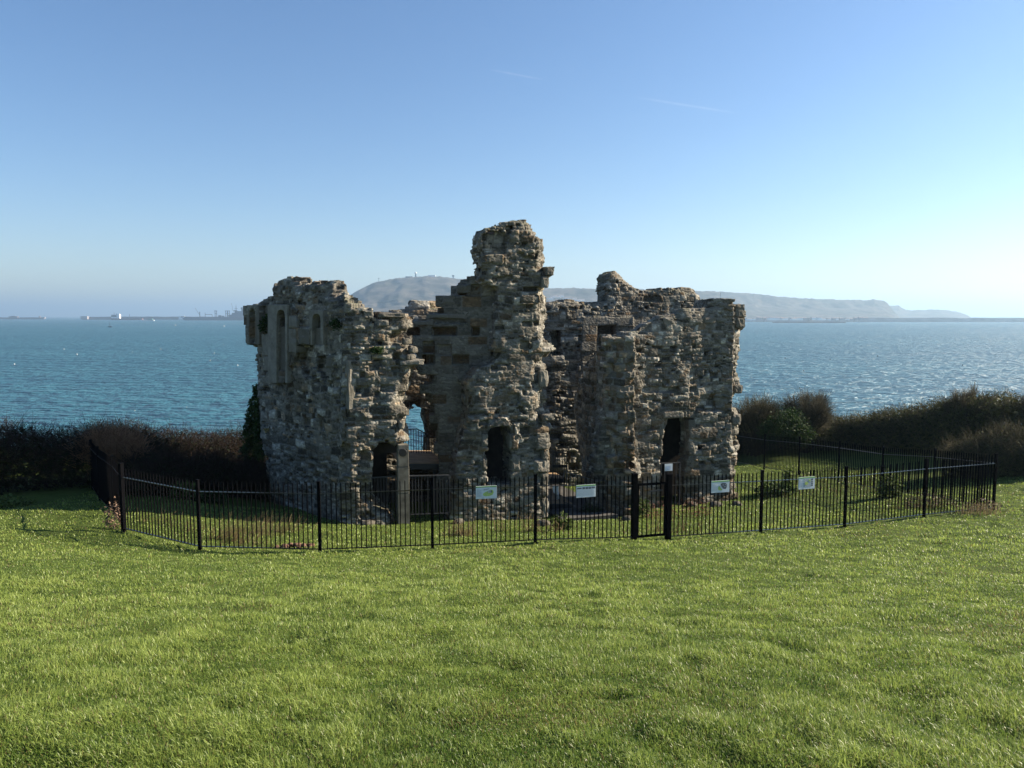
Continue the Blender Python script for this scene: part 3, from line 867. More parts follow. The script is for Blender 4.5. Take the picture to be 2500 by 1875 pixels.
ruin_wall('back_wall', ruin, fp(-8.5, 3.7), fp(-2, 3.7), 1.0,
    [(860, 775), (958, 770), (960, 759), (991, 758), (993, 748), (1000, 748), (1002, 735), (1036, 737), (1068, 738), (1073, 749), (1088, 752), (1090, 762), (1105, 765), (1105, 1300), (860, 1300)],
    15, holes=[[(992, 1003), (1010, 998), (1019, 984), (1026, 997), (1042, 1001), (1039, 1020), (1046, 1050), (1046, 1113), (984, 1113), (984, 1040), (990, 1020)]], brown=.42, course=(.20, .34), rough=.7)

ruin_wall('back_wall', ruin, fp(0, 5.2), fp(8, 5.2), 1.1,
    [(1330, 742), (1350, 738), (1370, 736), (1386, 731), (1400, 733), (1430, 738), (1460, 739), (1483, 736), (1483, 722), (1481, 700), (1486, 690), (1484, 678), (1491, 667), (1500, 664), (1512, 660), (1524, 668), (1532, 676), (1538, 686), (1545, 700), (1560, 708), (1570, 712),
     (1590, 708), (1605, 705), (1640, 704), (1660, 703), (1670, 701), (1700, 702), (1703, 714), (1718, 724), (1722, 742), (1722, 1290), (1330, 1290)],
    16, niches=[([(1457, 796), (1505, 792), (1507, 852), (1456, 858)], .55), ([(1348, 808), (1370, 806), (1370, 868), (1348, 868)], .4)],
    facing=[([(1420, 774), (1548, 770), (1548, 800), (1508, 800), (1508, 856), (1455, 860), (1446, 900), (1416, 905)], .04)], brown=.22, course=(.06, .17), rough=.9)

ruin_wall('end_wall', ruin, fp(7.2, 5.2), fp(5.75, .7), .95,
    [(1690, 736), (1720, 729), (1742, 727), (1760, 732), (1780, 736), (1795, 746), (1800, 760), (1801, 1290), (1690, 1290)], 17, brown=.2, ulim=(0, 4.7))

ruin_wall('cross_wall', ruin, fp(2.35, 4.4), fp(fa(1480, .05), .05), .85,
    [(1397, 966), (1405, 950), (1408, 930), (1420, 911), (1425, 886), (1440, 880), (1446, 862), (1460, 857), (1477, 834), (1483, 822), (1485, 1310), (1440, 1310), (1424, 1200), (1410, 1100), (1401, 1050), (1396, 1000)],
    18, niches=[(arch_poly(1469, 880, 892, 8, 960), .4), ([(1456, 1022), (1478, 1022), (1478, 1048), (1456, 1048)], .4)], brown=.75, course=(.14, .28), rough=.9, label='brown inner cross wall with a small arched window')

ruin_wall('right_wing_buttress', ruin, fp(fa(1478, .0), .0), fp(fa(1560, .0), .0), .75,
    [(1478, 832), (1484, 820), (1492, 818), (1510, 822), (1535, 828), (1551, 836), (1557, 852), (1552, 872), (1547, 888), (1556, 900), (1550, 925), (1538, 944), (1557, 962), (1552, 990), (1557, 1020), (1552, 1050), (1548, 1074), (1560, 1090), (1555, 1110), (1568, 1150), (1575, 1310),
     (1448, 1310), (1455, 1150), (1462, 1100), (1480, 1000), (1476, 900)], 19, bevels=[(1530, 1560, 850, 1110, .5)], niches=[([(1500, 915), (1524, 915), (1526, 945), (1500, 948)], .12)], brown=.25, course=(.06, .17))

ruin_wall('right_wing_front_wall', ruin, fp(fa(1500, .5), .5), fp(fa(1820, .5), .5), .62,
    [(1500, 832), (1530, 813), (1560, 806), (1578, 791), (1600, 786), (1622, 771), (1660, 766), (1668, 753), (1690, 750), (1720, 752), (1752, 748), (1790, 755), (1797, 742), (1817, 744), (1818, 772), (1823, 776), (1823, 800), (1817, 850), (1822, 872), (1811, 890), (1800, 906), (1815, 930),
     (1826, 938), (1829, 950), (1815, 964), (1813, 985), (1809, 1008), (1822, 1018), (1814, 1060), (1818, 1100), (1812, 1130), (1805, 1150), (1800, 1182), (1808, 1215), (1810, 1300), (1500, 1310)],
    20, rshift=.27, bevels=[(1785, 1826, 770, 1260, .4), (1700, 1730, 960, 1010, .25)], holes=[[(1627, 1022), (1682, 1020), (1682, 1100), (1678, 1130), (1672, 1200), (1672, 1262), (1612, 1262), (1614, 1130), (1620, 1075)]],
    facing=[([(1600, 1008), (1672, 1006), (1672, 1020), (1600, 1022)], .06)], niches=[([(1700, 905), (1730, 905), (1728, 918), (1700, 920)], .15)], brown=.16, course=(.06, .17), rough=1.0)

# slabs and rear walls added inside the lower storey to keep the openings dark
def shade_block(a0, a1, b0, b1, z0, z1, t=.35):
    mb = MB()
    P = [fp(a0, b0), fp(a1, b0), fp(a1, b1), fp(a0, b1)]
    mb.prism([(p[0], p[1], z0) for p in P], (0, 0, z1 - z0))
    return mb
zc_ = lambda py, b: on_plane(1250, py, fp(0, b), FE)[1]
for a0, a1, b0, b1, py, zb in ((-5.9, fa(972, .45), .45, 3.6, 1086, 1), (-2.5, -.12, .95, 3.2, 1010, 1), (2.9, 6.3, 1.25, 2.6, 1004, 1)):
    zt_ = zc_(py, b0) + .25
    shade_block(a0, a1, b0, b1, zt_ - .3, zt_).build('shade_slab', M['shade_stone'], ruin)
    if zb: shade_block(a0, a1, b1 - .35, b1 - .01, gz(0, 25) - .8, zt_ - .302).build('shade_wall', M['shade_stone'], ruin)

# gate pier of dressed stone with a round plaque
def facade_box(mb, px0, px1, py0, py1, b, depth):
    pts = [fp(fa(px0, b), b), fp(fa(px1, b), b)]
    z1 = on_plane((px0 + px1) / 2, py0, fp(0, b), FE)[1]; z0 = on_plane((px0 + px1) / 2, py1, fp(0, b), FE)[1]
    c = (pts[0] + pts[1]) / 2 + FN * depth / 2
    mb.box((c[0], c[1], (z0 + z1) / 2), (np.linalg.norm(pts[1] - pts[0]), depth, z1 - z0), FA)
    return c, z0, z1
pm = MB()
for k, (y0, y1, dx) in enumerate([(1086, 1098, 2), (1098, 1140, 1), (1140, 1205, 0), (1205, 1300, -1)]):
    facade_box(pm, 968 + dx, 996 - dx * .7, y0 + .35, y1, -.62 + .004 * k, .3)
pier = pm.build('pier', M['pillar'], ruin, bevel=.012)
pq = fp(fa(981, -.64), -.64); pz = on_plane(981, 1105, fp(0, -.64), FE)[1]
MB().lathe((pq[0], pq[1], pz), [(.115, 0), (.115, .018), (.10, .026), (.0, .026)], 24, (-FN[0], -FN[1], 0)).build('plaque', M['bronze'], pier)

# dressed stones that survive round the openings, corners and ledges
def weather(o, cuts=4, amp=.030):
    """break the hard edges of a block: worn arrises, chipped faces"""
    bm = bmesh.new(); bm.from_mesh(o.data)
    c0 = Vector((0, 0, 0))
    for v in bm.verts: c0 += v.co
    c0 /= len(bm.verts)
    bmesh.ops.triangulate(bm, faces=[f for f in bm.faces if len(f.verts) > 4])
    bmesh.ops.subdivide_edges(bm, edges=bm.edges[:], cuts=cuts, use_grid_fill=True)
    bm.normal_update()
    for v in bm.verts:
        sharp = max((e.calc_face_angle(0) for e in v.link_edges), default=0)
        q = v.co * 7 + Vector((o.data.vertices[0].co.x * 3, 0, 0))
        d = mnoise.noise(q) * amp + mnoise.noise(v.co * 19) * amp * .5
        v.co += v.normal * (d - (.016 + .02 * abs(mnoise.noise(v.co * 5)) if sharp > .8 else 0))
    bm.to_mesh(o.data); bm.free()
    return o

def dressed(P0, U, x0, x1, y0, y1, proud=.06, depth=.4, splay=0.0, name='dressed_stone', shift=0.0, seed=0):
    r = random.Random(int(x0 * 7 + y0)); P0 = np.asarray(P0); V = np.array([-U[1], U[0]])
    (ua, zt1), (ub, _) = on_plane(x0, y0, P0, U), on_plane(x1, y0, P0, U); zb1 = on_plane((x0 + x1) / 2, y1, P0, U)[1]
    ua += shift; ub += shift
    pr = proud + r.uniform(-.012, .012)
    pl = [(ua, -pr), (ub - splay * .6, -pr + r.uniform(-.01, .01)), (ub, -pr + splay), (ub + r.uniform(-.02, .01), depth), (ua, depth)] if splay else [(ua, -pr), (ub, -pr + r.uniform(-.012, .012)), (ub, depth), (ua, depth)]
    q = [P0 + U * a + V * b for a, b in pl]
    tilt = r.uniform(-.012, .012)
    mb = MB().prism([(*p, zb1 + tilt * k) for k, p in enumerate(q)], (0, 0, zt1 - zb1 - .008))
    return weather(mb.build(name, M['dressed'], ruin))
TP = fp(0, -.3)
for x0, x1, y0, y1, sp in ((1309, 1344, 1058, 1098, .16), (1324, 1344, 1098, 1124, .16), (1303, 1343, 1124, 1152, .16), (1322, 1343, 1152, 1189, .16), (1311, 1342, 1190, 1216, .16), (1322, 1343, 1216, 1262, .14),
                           (1332, 1354, 650, 673, 0), (1322, 1342, 676, 703, .08), (1317, 1341, 905, 945, .12), (1326, 1352, 1012, 1028, 0)):
    dressed(TP, FE, x0, x1, y0, y1, .025, .45, sp)
for x0, x1, y0, y1 in ((1244, 1265, 1060, 1096), (1250, 1270, 1112, 1148), (1176, 1192, 1060, 1090), (1178, 1190, 1118, 1150), (1274, 1316, 722, 741)):
    dressed(TP, FE, x0, x1, y0, y1, .015, .35)
for px0, px1, ang0 in ((1192, 1221, 1), (1221, 1252, -1)):     # two leaning stones over the tower window
    a, zA = on_plane(px0, 1052 if ang0 > 0 else 1030, TP, FE); b, zB = on_plane(px1, 1030 if ang0 > 0 else 1052, TP, FE)
    pts = [(a, zA), (b, zB), (b, zB + .20), (a, zA + .20)]
    weather(MB().prism([(*(TP + FE * u - FN * .03), z) for u, z in pts], (FN[0] * .4, FN[1] * .4, 0)).build('arch_stone', M['dressed'], ruin))
RP = fp(0, .5)
for x0, x1, y0, y1 in ((1598, 1640, 1007, 1021), (1641, 1694, 1006, 1020), (1682, 1702, 1024, 1050), (1682, 1698, 1078, 1104), (1606, 1622, 1026, 1062), (1640, 1662, 868, 884), (1700, 1722, 900, 918), (1586, 1606, 850, 868), (1744, 1770, 815, 832), (1690, 1716, 772, 790), (1720, 1748, 774, 790), (1622, 1646, 775, 792)):
    dressed(RP, FE, x0, x1, y0, y1, .01, .3)
dressed(RP, FE, 1796, 1818, 743, 773, .0, .4); dressed(RP, FE, 1798, 1822, 776, 800, .0, .4, .1); dressed(RP, FE, 1790, 1814, 1012, 1036, .0, .4, .1); dressed(RP, FE, 1794, 1818, 940, 960, .0, .4, .1)
BP = fp(0, .0)
for x0, x1, y0, y1, sp in ((1530, 1560, 1074, 1092, .12), (1526, 1556, 960, 976, .16), (1536, 1557, 900, 922, .16), (1500, 1526, 868, 884, 0), (1484, 1504, 822, 838, 0), (1506, 1538, 1000, 1018, 0)):
    dressed(BP, FE, x0, x1, y0, y1, .01, .35, sp)
LP = fp(0, -.55)
for x0, x1, y0, y1, sp in ((976, 1034, 879, 892, 0), (1000, 1022, 846, 862, .2), (984, 1008, 826, 842, .2), (992, 1016, 864, 878, .16), (888, 912, 756, 778, 0), (922, 990, 763, 776, 0), (868, 898, 1012, 1030, 0), (888, 918, 1036, 1052, 0), (845, 872, 1046, 1074, 0), (920, 948, 780, 798, 0), (974, 990, 1030, 1048, .1)):
    dressed(LP, FE, x0, x1, y0, y1, .02, .35, sp)
IP = fp(-4.4, 1.25); IU = (fp(-.9, .15) - IP) / np.linalg.norm(fp(-.9, .15) - IP)
for x0, x1, y0, y1 in ((1003, 1058, 781, 794), (1040, 1140, 765, 778), (1078, 1110, 722, 740), (1114, 1150, 694, 716)):
    dressed(IP, IU, x0, x1, y0, y1, .02, .5)
# pointed blind arches of the left wing
SU = (CORNER - LEFT_END) / np.linalg.norm(CORNER - LEFT_END); SV = np.array([-SU[1], SU[0]])
def blind_arch(x0, x1, ytop, ybot, cx, apex, spring, hw, sill, proud):
    inner = arch_poly(cx, apex, spring, hw, ybot)
    pts = [(x0, ybot), (x0, ytop), (x1, ytop), (x1, ybot)] + inner[::-1]
    q = []
    for a, b in pts:
        u, z = on_plane(a, b, LEFT_END, SU); p = LEFT_END + SU * u - SV * proud; q.append((*p, z))
    o = MB().prism(q, (SV[0] * (proud + .1), SV[1] * (proud + .1), 0)).build('blind_arch', M['dressed'], ruin, bevel=.012)
    if sill < ybot:
        q = []
        for a, b in ((cx - hw, ybot), (cx - hw, sill), (cx + hw, sill), (cx + hw, ybot)):
            u, z = on_plane(a, b, LEFT_END, SU); p = LEFT_END + SU * u - SV * (proud - .13); q.append((*p, z))
        MB().prism(q, (SV[0] * .2, SV[1] * .2, 0)).build('sill_panel', M['dressed'], o, bevel=.01)
blind_arch(616, 647, 745, 840, 630, 753, 774, 8, 900, .20)
blind_arch(668, 716, 744, 934, 700, 756, 780, 10.5, 798, .20)
blind_arch(764, 798, 757, 842, 781, 766, 786, 10.5, 801, .12)
for x0, x1, y0, y1, pr in ((716.5, 738, 770, 800, .19), (716.5, 734, 801, 860, .18), (739, 766, 801, 840, .17), (647, 667, 814, 868, .14), (650, 668, 869, 905, .10), (800, 814, 868, 900, .08), (843, 853, 880, 1000, .05)):
    dressed(LEFT_END, SU, x0, x1, y0, y1, pr, .2)

# ------------------------------------------------------------------ black railings round the ruin
def ground_hit(px, py):
    rx, ry, rz = ray(px, py)
    k = np.arange(2.0, 45, .02)
    d = ground_z(rx * k, ry * k, False) - (rz * k + CAMZ)
    i = int(np.argmax(d > 0))
    return Vector((rx * k[i], ry * k[i], gz(rx * k[i], ry * k[i])))

def px_of(x, y, z):
    """column and row of the photograph where a point shows"""
    zc = z - CAMZ
    dep = y * math.cos(TILT) - zc * math.sin(TILT)
    up = y * math.sin(TILT) + zc * math.cos(TILT)
    return PCX + FPX * x / dep, PCY - FPX * up / dep

FH = 1.47
def post_parts(root, p, w=.06, h=FH + .03):
    x, y = p
    z = gz(x, y)
    mb = MB().box((x, y, z - .15 + (h + .15) / 2), (w, w, h + .15), root['_ang'])
    mb.box((x, y, z + h + .008), (w * 1.16, w * 1.16, .016), root['_ang'])
    return mb.build('post', M['black_paint'], root, bevel=.004)

def panel(root, p, q, name='railing_panel', h=FH, gap=.10, inset=.05, bar=.019):
    a = np.array(p); b = np.array(q)
    L = np.linalg.norm(b - a); d = (b - a) / L
    za, zb = gz(*p), gz(*q)
    n = max(2, int(round((L - 2 * inset) / gap)))
    ang = math.atan2(d[1], d[0])
    mb = MB()
    for i in range(1, n):
        s = inset + (L - 2 * inset) * i / n
        x, y = a + d * s
        z = za + (zb - za) * s / L
        mb.box((x, y, z + .07 + (h - .10) / 2), (bar, bar, h - .10), ang)
        mb.box((x, y, z + h - .03 + .015), (bar, bar, .03), ang, .35)
    for hh, w, t in ((h - .215, .042, .014), (.085, .042, .014)):
        mb.bar((*(a + d * .02), za + hh), (*(b - d * .02), zb + hh), w, t)
    o = mb.build(name, M['black_paint'], root)
    o.data.materials.append(M['rail_paint'])
    for p_ in list(o.data.polygons)[-12:]: p_.material_index = 1
    return o

FRONT = [(-8.75, 16.72), (-6.58, 15.6), (-3.99, 15.38), (-1.66, 15.45), (.5, 15.9), (2.72, 16.55)]
FRONT2 = [(3.53, 16.78), (5.84, 17.42), (8.11, 18.1), (10.45, 18.85), (12.62, 19.5)]
RIGHT = [(12.62, 19.5), (12.44, 22.0), (12.1, 24.4), (11.72, 26.8), (11.21, 29.2), (10.66, 31.6), (10.0, 34.0)]
LEFT = [(-8.75, 16.72), (-9.95, 18.6), (-11.35, 20.5), (-12.6, 22.4)]

def fence(pts, label, skip_first=False, skip_last=False):
    x, y = pts[0]
    root = thing('metal_fence', label, 'fence', (x, y, gz(x, y)))
    for i, p in enumerate(pts):
        d = np.array(pts[min(i + 1, len(pts) - 1)]) - np.array(pts[max(i - 1, 0)])
        root['_ang'] = math.atan2(d[1], d[0])
        if not (i == 0 and skip_first) and not (i == len(pts) - 1 and skip_last):
            corner = (abs(p[0] + 8.75) < .01)
            post_parts(root, p, .085 if corner else .06, FH + (.09 if corner else .03))
    for p, q in zip(pts[:-1], pts[1:]): panel(root, p, q)
    del root['_ang']
    return root
fence_front = fence(FRONT, 'long black metal railing in front of the tower, carrying two information boards', skip_last=True)
fence_front2 = fence(FRONT2, 'black metal railing from the gate to the corner, in front of the right wing', skip_first=True)
fence(RIGHT, 'black metal railing running back from the far corner beside the dark hedge', skip_first=True)
fence(LEFT, 'black metal railing climbing back into the dark bramble hedge', skip_first=True)

# gate
g0, g1 = np.array(FRONT[-1]), np.array(FRONT2[0])
gd = (g1 - g0) / np.linalg.norm(g1 - g0); gang = math.atan2(gd[1], gd[0])
gate = thing('gate', 'narrow black metal gate between two thick posts in the railing', 'gate', (*g0, gz(*g0)))
for p in (g0, g1):
    z = gz(*p)
    mb = MB().box((*p, z - .15 + 1.66 / 2), (.115, .115, 1.66), gang).box((*p, z + 1.515), (.13, .13, .014), gang)
    mb.build('gate_post', M['black_paint'], gate, bevel=.005)
zg = (gz(*g0) + gz(*g1)) / 2 + .06
A = g0 + gd * .085; B = g1 - gd * .085
mb = MB()
for hh in (.05, 1.23): mb.bar((*A, zg + hh), (*B, zg + hh), .04, .05)
for e in (A, B): mb.bar((*e, zg + .03), (*e, zg + 1.25), .05, .05)
for i in range(1, 6):
    x, y = A + (B - A) * i / 6
    mb.box((x, y, zg + .72), (.019, .019, 1.34), gang).box((x, y, zg + 1.405), (.019, .019, .03), gang, .35)
leaf_ = mb.build('gate_leaf', M['black_paint'], gate)
MB().bar((*(A + gd * .28 - np.array([0, .04])), zg + 1.08), (*(A + gd * .60 - np.array([0, .04])), zg + 1.08), .02, .03).build('latch', M['grey_steel'], leaf_)
for hh in (.25, 1.05):
    MB().lathe((*(g0 + gd * .07), zg + hh - .05), [(.018, 0), (.018, .10)], 8).build('hinge', M['black_paint'], gate)

# ------------------------------------------------------------------ boards on the railing
def line_hit(px, py, poly):
    best = None
    for p, q in zip(poly[:-1], poly[1:]):
        P = np.array(p); U = np.array(q) - P; L = np.linalg.norm(U); U = U / L
        u, z = on_plane(px, py, P, U)
        if -.01 <= u <= L + .01: best = (P + U * u, z, U)
    return best

def board(px0, px1, py0, py1, poly, label, art):
    (c0, z1, U) = line_hit((px0 + px1) / 2, py0, poly); (_, z0, _) = line_hit((px0 + px1) / 2, py1, poly)
    w = np.linalg.norm(line_hit(px1, py0, poly)[0] - line_hit(px0, py0, poly)[0]); h = z1 - z0
    N = np.array([U[1], -U[0]])
    ang = math.atan2(U[1], U[0])
    c = c0 + N * .034
    root = thing('information_board', label, 'sign', (*c, z0), 'information boards on the railing')
    def rect(x0, x1, y0, y1, lift):
        """x, y as fractions of the board"""
        p = c + U * ((x0 + x1) / 2 - .5) * w + N * lift
        return (p[0], p[1], z0 + (y0 + y1) / 2 * h), ((x1 - x0) * w, .003, (y1 - y0) * h)
    mb = MB().box((*c, z0 + h / 2), (w, .014, h), ang); mb.build('panel', M['white_board'], root, bevel=.002)
    q = rect(0.004, .996, .90, .996, .0085); MB().box(q[0], q[1], ang).build('header', M['green_print'], root)
    for nm, mat, rects in art:
        mb = MB()
        for r in rects:
            if not isinstance(r[0], tuple):
                q = rect(*r, .0085 if nm != 'drawing' else .0115); mb.box(q[0], q[1], ang)
            else:
                n_ = len(r)
                lift = .0075 if nm == 'map' else .011
                mb.prism([(*(c + U * (a - .5) * w + N * lift), z0 + b * h) for a, b in r], (N[0] * .003, N[1] * .003, 0))
        mb.build(nm, M[mat], root)
    for s in (-.42, .42):
        p = c + U * s * w - N * .02
        MB().box((p[0], p[1], z0 + h * .5), (.03, .03, h * .7), ang).build('bracket', M['dark_metal'], root)
    return root
lines = lambda x0, x1, y0, y1, n, dy: [(x0, x1 - (.03 if i % 3 == 2 else 0) - (.1 if i == n - 1 else 0), y0 + (y1 - y0) * i / (n - 1), y0 + (y1 - y0) * i / (n - 1) + dy) for i in range(n)][::-1]
board(1161, 1212, 1185.5, 1216.5, FRONT, 'white information board with a green site map, on the railing before the tower window',
      [('lettering', 'grey_print', lines(.05, .27, .20, .74, 8, .028) + [(.28, .40, .06, .09)]),
       ('map', 'pale_green_print', [[(.33, .40), (.36, .26), (.48, .20), (.66, .22), (.80, .30), (.85, .48), (.82, .66), (.70, .70), (.55, .58), (.42, .50)]]),
       ('drawing', 'grey_print', [[(.56, .48), (.68, .46), (.76, .56), (.70, .68), (.60, .62)], [(.36, .66), (.50, .70), (.66, .76), (.64, .81), (.38, .76)]]),
       ('drawing', 'dark_print', [[(.70, .50), (.75, .46), (.79, .58), (.74, .66)], [(.62, .60), (.66, .58), (.68, .66)]])])
board(1405.5, 1453, 1182.5, 1213, FRONT, 'white information board with a row of dark pictures, on the railing left of the gate',
      [('lettering', 'grey_print', lines(.06, .94, .18, .58, 7, .022) + [(.24, .34, .05, .08), (.70, .92, .05, .07)]),
       ('picture', 'dark_print', [(.04, .27, .68, .80), (.31, .44, .66, .82), (.47, .60, .66, .82), (.62, .76, .66, .82), (.78, .96, .68, .82)])])
board(1735, 1779, 1172.5, 1201.5, FRONT2, 'white information board with a round dark drawing, on the railing right of the gate',
      [('lettering', 'grey_print', lines(.06, .32, .22, .74, 7, .024) + [(.24, .34, .05, .08)]),
       ('map', 'pale_green_print', [[(.36, .34), (.40, .22), (.56, .18), (.60, .26), (.50, .40), (.46, .56), (.38, .50)]]),
       ('picture', 'dark_print', [[(.50, .72), (.56, .48), (.66, .30), (.78, .26), (.84, .42), (.84, .66), (.78, .78), (.60, .80)]]),
       ('drawing', 'grey_print', [[(.58, .62), (.66, .58), (.70, .64), (.62, .68)], [(.68, .44), (.78, .42), (.80, .50), (.70, .52)], [(.72, .62), (.80, .60), (.80, .68), (.74, .70)]])])
board(1948, 1987, 1163.5, 1193, FRONT2, 'white information board with a square grey map, on the railing nearest the far corner',
      [('lettering', 'grey_print', lines(.05, .26, .24, .76, 6, .026) + [(.22, .32, .06, .09)]),
       ('picture', 'grey_print', [(.30, .76, .18, .84)]), ('picture', 'dark_print', [(.78, .88, .52, .62), (.78, .88, .38, .48), (.78, .88, .24, .34), (.76, .88, .68, .84)]),
       ('drawing', 'pale_green_print', [[(.36, .40), (.48, .32), (.60, .46), (.52, .62), (.40, .58)], [(.60, .66), (.72, .60), (.72, .76), (.62, .78)]])])

# ------------------------------------------------------------------ steel railings and timber walkway inside the ruin
def fpt(px, py, b):
    u, z = on_plane(px, py, fp(0, b), FE)
    p = fp(0, b) + FE * u
    return Vector((p[0], p[1], z))

def steel_railing(label, b, top, bot, n, mat='grey_steel', w=.018, group=None):
    """top and bottom rails as lines in the photograph, on the set-back plane b"""
    T = [fpt(x, y, b) for x, y in top]; Bm = [fpt(x, y, b) for x, y in bot]
    root = thing('steel_railing', label, 'railing', tuple(Bm[0]), group)
    for L in (T, Bm):
        mb = MB()
        for p, q in zip(L[:-1], L[1:]): mb.bar(p, q, .04, .03)
        mb.build('rail', M[mat], root)
    mb = MB()
    def along(L, x):
        for p, q in zip(L[:-1], L[1:]):
            if p.x - 1e-6 <= x <= q.x + 1e-6: return p.lerp(q, (x - p.x) / max(q.x - p.x, 1e-6))
        return L[-1] if x > L[-1].x else L[0]
    for i in range(n + 1):
        x = T[0].x + (T[-1].x - T[0].x) * i / n
        a = along(T, x); z = along(Bm, x).z
        ww = w * 1.9 if i in (0, n) else w
        mb.box((a.x, a.y, (a.z + z) / 2), (ww, ww, a.z - z - .012), FA)
    mb.build('bars', M[mat], root)
    return root
steel_railing('grey steel railing with a sloping foot beside the pier with the plaque', -.42, [(893, 1167), (966, 1163)], [(893, 1192), (906, 1206), (962, 1252), (966, 1256)], 10)
steel_railing('grey steel railing between the stone pier and the tower', -.30, [(999, 1162), (1096, 1160)], [(999, 1256), (1096, 1252)], 13)
steel_railing('dark railing at the back of the raised walkway, against the sea', 3.0, [(984, 1049), (1018, 1047), (1054, 1066), (1078, 1070)], [(984, 1110), (1018, 1110), (1054, 1116), (1078, 1118)], 15, 'dark_metal')
steel_railing('grey railing high in the gap right of the tower', 2.6, [(1350, 1103), (1384, 1107)], [(1350, 1181), (1384, 1184)], 6)
steel_railing('grey ramp railing sloping down in front of the brown cross wall', -.02, [(1377, 1150), (1450, 1173), (1486, 1173)], [(1377, 1226), (1450, 1252), (1486, 1256)], 15)
steel_railing('short grey railing across the doorway of the right wing', .45, [(1614, 1131), (1660, 1129)], [(1614, 1240), (1660, 1238)], 5)

def slab(mb, pxs, py, b0, b1, thick):
    """level slab on the facade frame, its front top edge at row py"""
    p = fpt(pxs[0], py, b0); q = fpt(pxs[1], py, b0)
    d = Vector((FN[0], FN[1], 0)) * (b1 - b0)
    mb.prism([p, q, q + d, p + d], (0, 0, -thick))
    return p, q
deck = thing('walkway', 'raised timber walkway behind the stone pier, lit in a narrow strip', 'walkway', tuple(fpt(1030, 1200, 1.2)))
mb = MB()
for i in range(16):
    b = 1.25 + i * .145
    p = fpt(976, 1131, 1.2); q = fpt(1086, 1131, 1.2)
    d0 = Vector((FN[0], FN[1], 0)) * (b - 1.2); d1 = Vector((FN[0], FN[1], 0)) * (b + .135 - 1.2)
    mb.prism([p + d0, q + d0, q + d1, p + d1], (0, 0, -.035))
mb.build('deck_boards', M['deck'], deck)
for b0_, b1_ in ((1.16, 1.25), (3.4, 3.5)):
    mb = MB(); slab(mb, (976, 1086), 1133.5, b0_, b1_, .16); mb.build('beam', M['dark_metal'], deck)
for px in (985, 1060):
    p = fpt(px, 1146, 1.3); MB().box((p.x, p.y, p.z - 1.0), (.10, .10, 2.0), FA).build('leg', M['dark_metal'], deck)
ramp = thing('ramp', 'low timber ramp in the gap between the tower and the cross wall', 'ramp', tuple(fpt(1375, 1230, .9)))
mb = MB()
for i in range(10):
    b = .95 + i * .19
    p = fpt(1338, 1229 - i * .6, .95); q = fpt(1398, 1229 - i * .6, .95)
    d0 = Vector((FN[0], FN[1], 0)) * (b - .95); d1 = Vector((FN[0], FN[1], 0)) * (b + .175 - .95)
    mb.prism([p + d0, q + d0, q + d1, p + d1], (0, 0, -.035))
mb.build('deck_boards', M['deck'], ramp)
mb = MB(); slab(mb, (1338, 1398), 1231, .88, .95, .16); mb.build('beam', M['dark_metal'], ramp)
p, q = fpt(1348, 1138, 2.5), fpt(1383, 1138, 2.5)
mb = MB().bar(p, q, .05, .09); mb.build('crossbar', M['dark_metal'], ramp)
landing = thing('landing', 'small timber landing high behind the ramp', 'landing', tuple(fpt(1362, 1168, 2.7)))
mb = MB()
for i in range(6):
    p = fpt(1342, 1167, 2.65); q = fpt(1380, 1167, 2.65)
    d0 = Vector((FN[0], FN[1], 0)) * (i * .16); d1 = Vector((FN[0], FN[1], 0)) * (i * .16 + .15)
    mb.prism([p + d0, q + d0, q + d1, p + d1], (0, 0, -.035))
mb.build('deck_boards', M['deck'], landing)
mb = MB(); slab(mb, (1342, 1380), 1169, 2.6, 2.65, .14); mb.build('beam', M['dark_metal'], landing)

# concrete path through the gap
pth = MB()
nb_ = 14
zs_ = [max(gz(*fp(a_, -.9 + 6.0 * k / nb_)) for a_ in (.15, 1.0, 1.9)) + .06 for k in range(nb_ + 1)]
for k in range(nb_):
    b0_, b1_ = -.9 + 6.0 * k / nb_, -.9 + 6.0 * (k + 1) / nb_
    q_ = [(*fp(-.25 if k > 4 else .15, b0_), zs_[k]), (*fp(2.25 if k > 4 else 1.9, b0_), zs_[k]), (*fp(2.25 if k > 4 else 1.9, b1_), zs_[k + 1]), (*fp(-.25 if k > 4 else .15, b1_), zs_[k + 1])]
    pth.prism(q_, (0, 0, -.4))
path_o = pth.build('path', simple('path_concrete', (.07, .066, .06), .95, .3, 3.0))
tag(path_o, kind='structure')

# cloth hanging in the gap
cl = MB(); V = []; F = []
c0 = fpt(1349, 1185, .70)
for i in range(9):
    for j in range(13):
        s, t_ = i / 8, j / 12
        half = .10 * (1 - .35 * t_) if t_ < .55 else .055
        cxo = .085 + .05 * t_ + (.02 if t_ > .55 else 0)
        V.append((c0.x + cxo + (s - .5) * 2 * half, c0.y - .03 * math.sin(s * 9 + t_ * 3) - .02, c0.z - .44 * t_ - .02 * math.sin(s * 5)))
for i in range(8):
    for j in range(12):
        a = i * 13 + j; F.append((a, a + 13, a + 14, a + 1))
cl.add(V, F)
jk = cl.build('hanging_cloth', M['cloth']); sm = jk.modifiers.new('solid', 'SOLIDIFY'); sm.thickness = .012
tag(jk, 'white cloth hanging in the gap right of the tower', 'cloth')
bandm = MB()
for k in range(3): bandm.box((c0.x + .15, c0.y - .065, c0.z - .30 - k * .06), (.10, .006, .025), 0)
bandm.build('stripe', M['dark_metal'], jk)

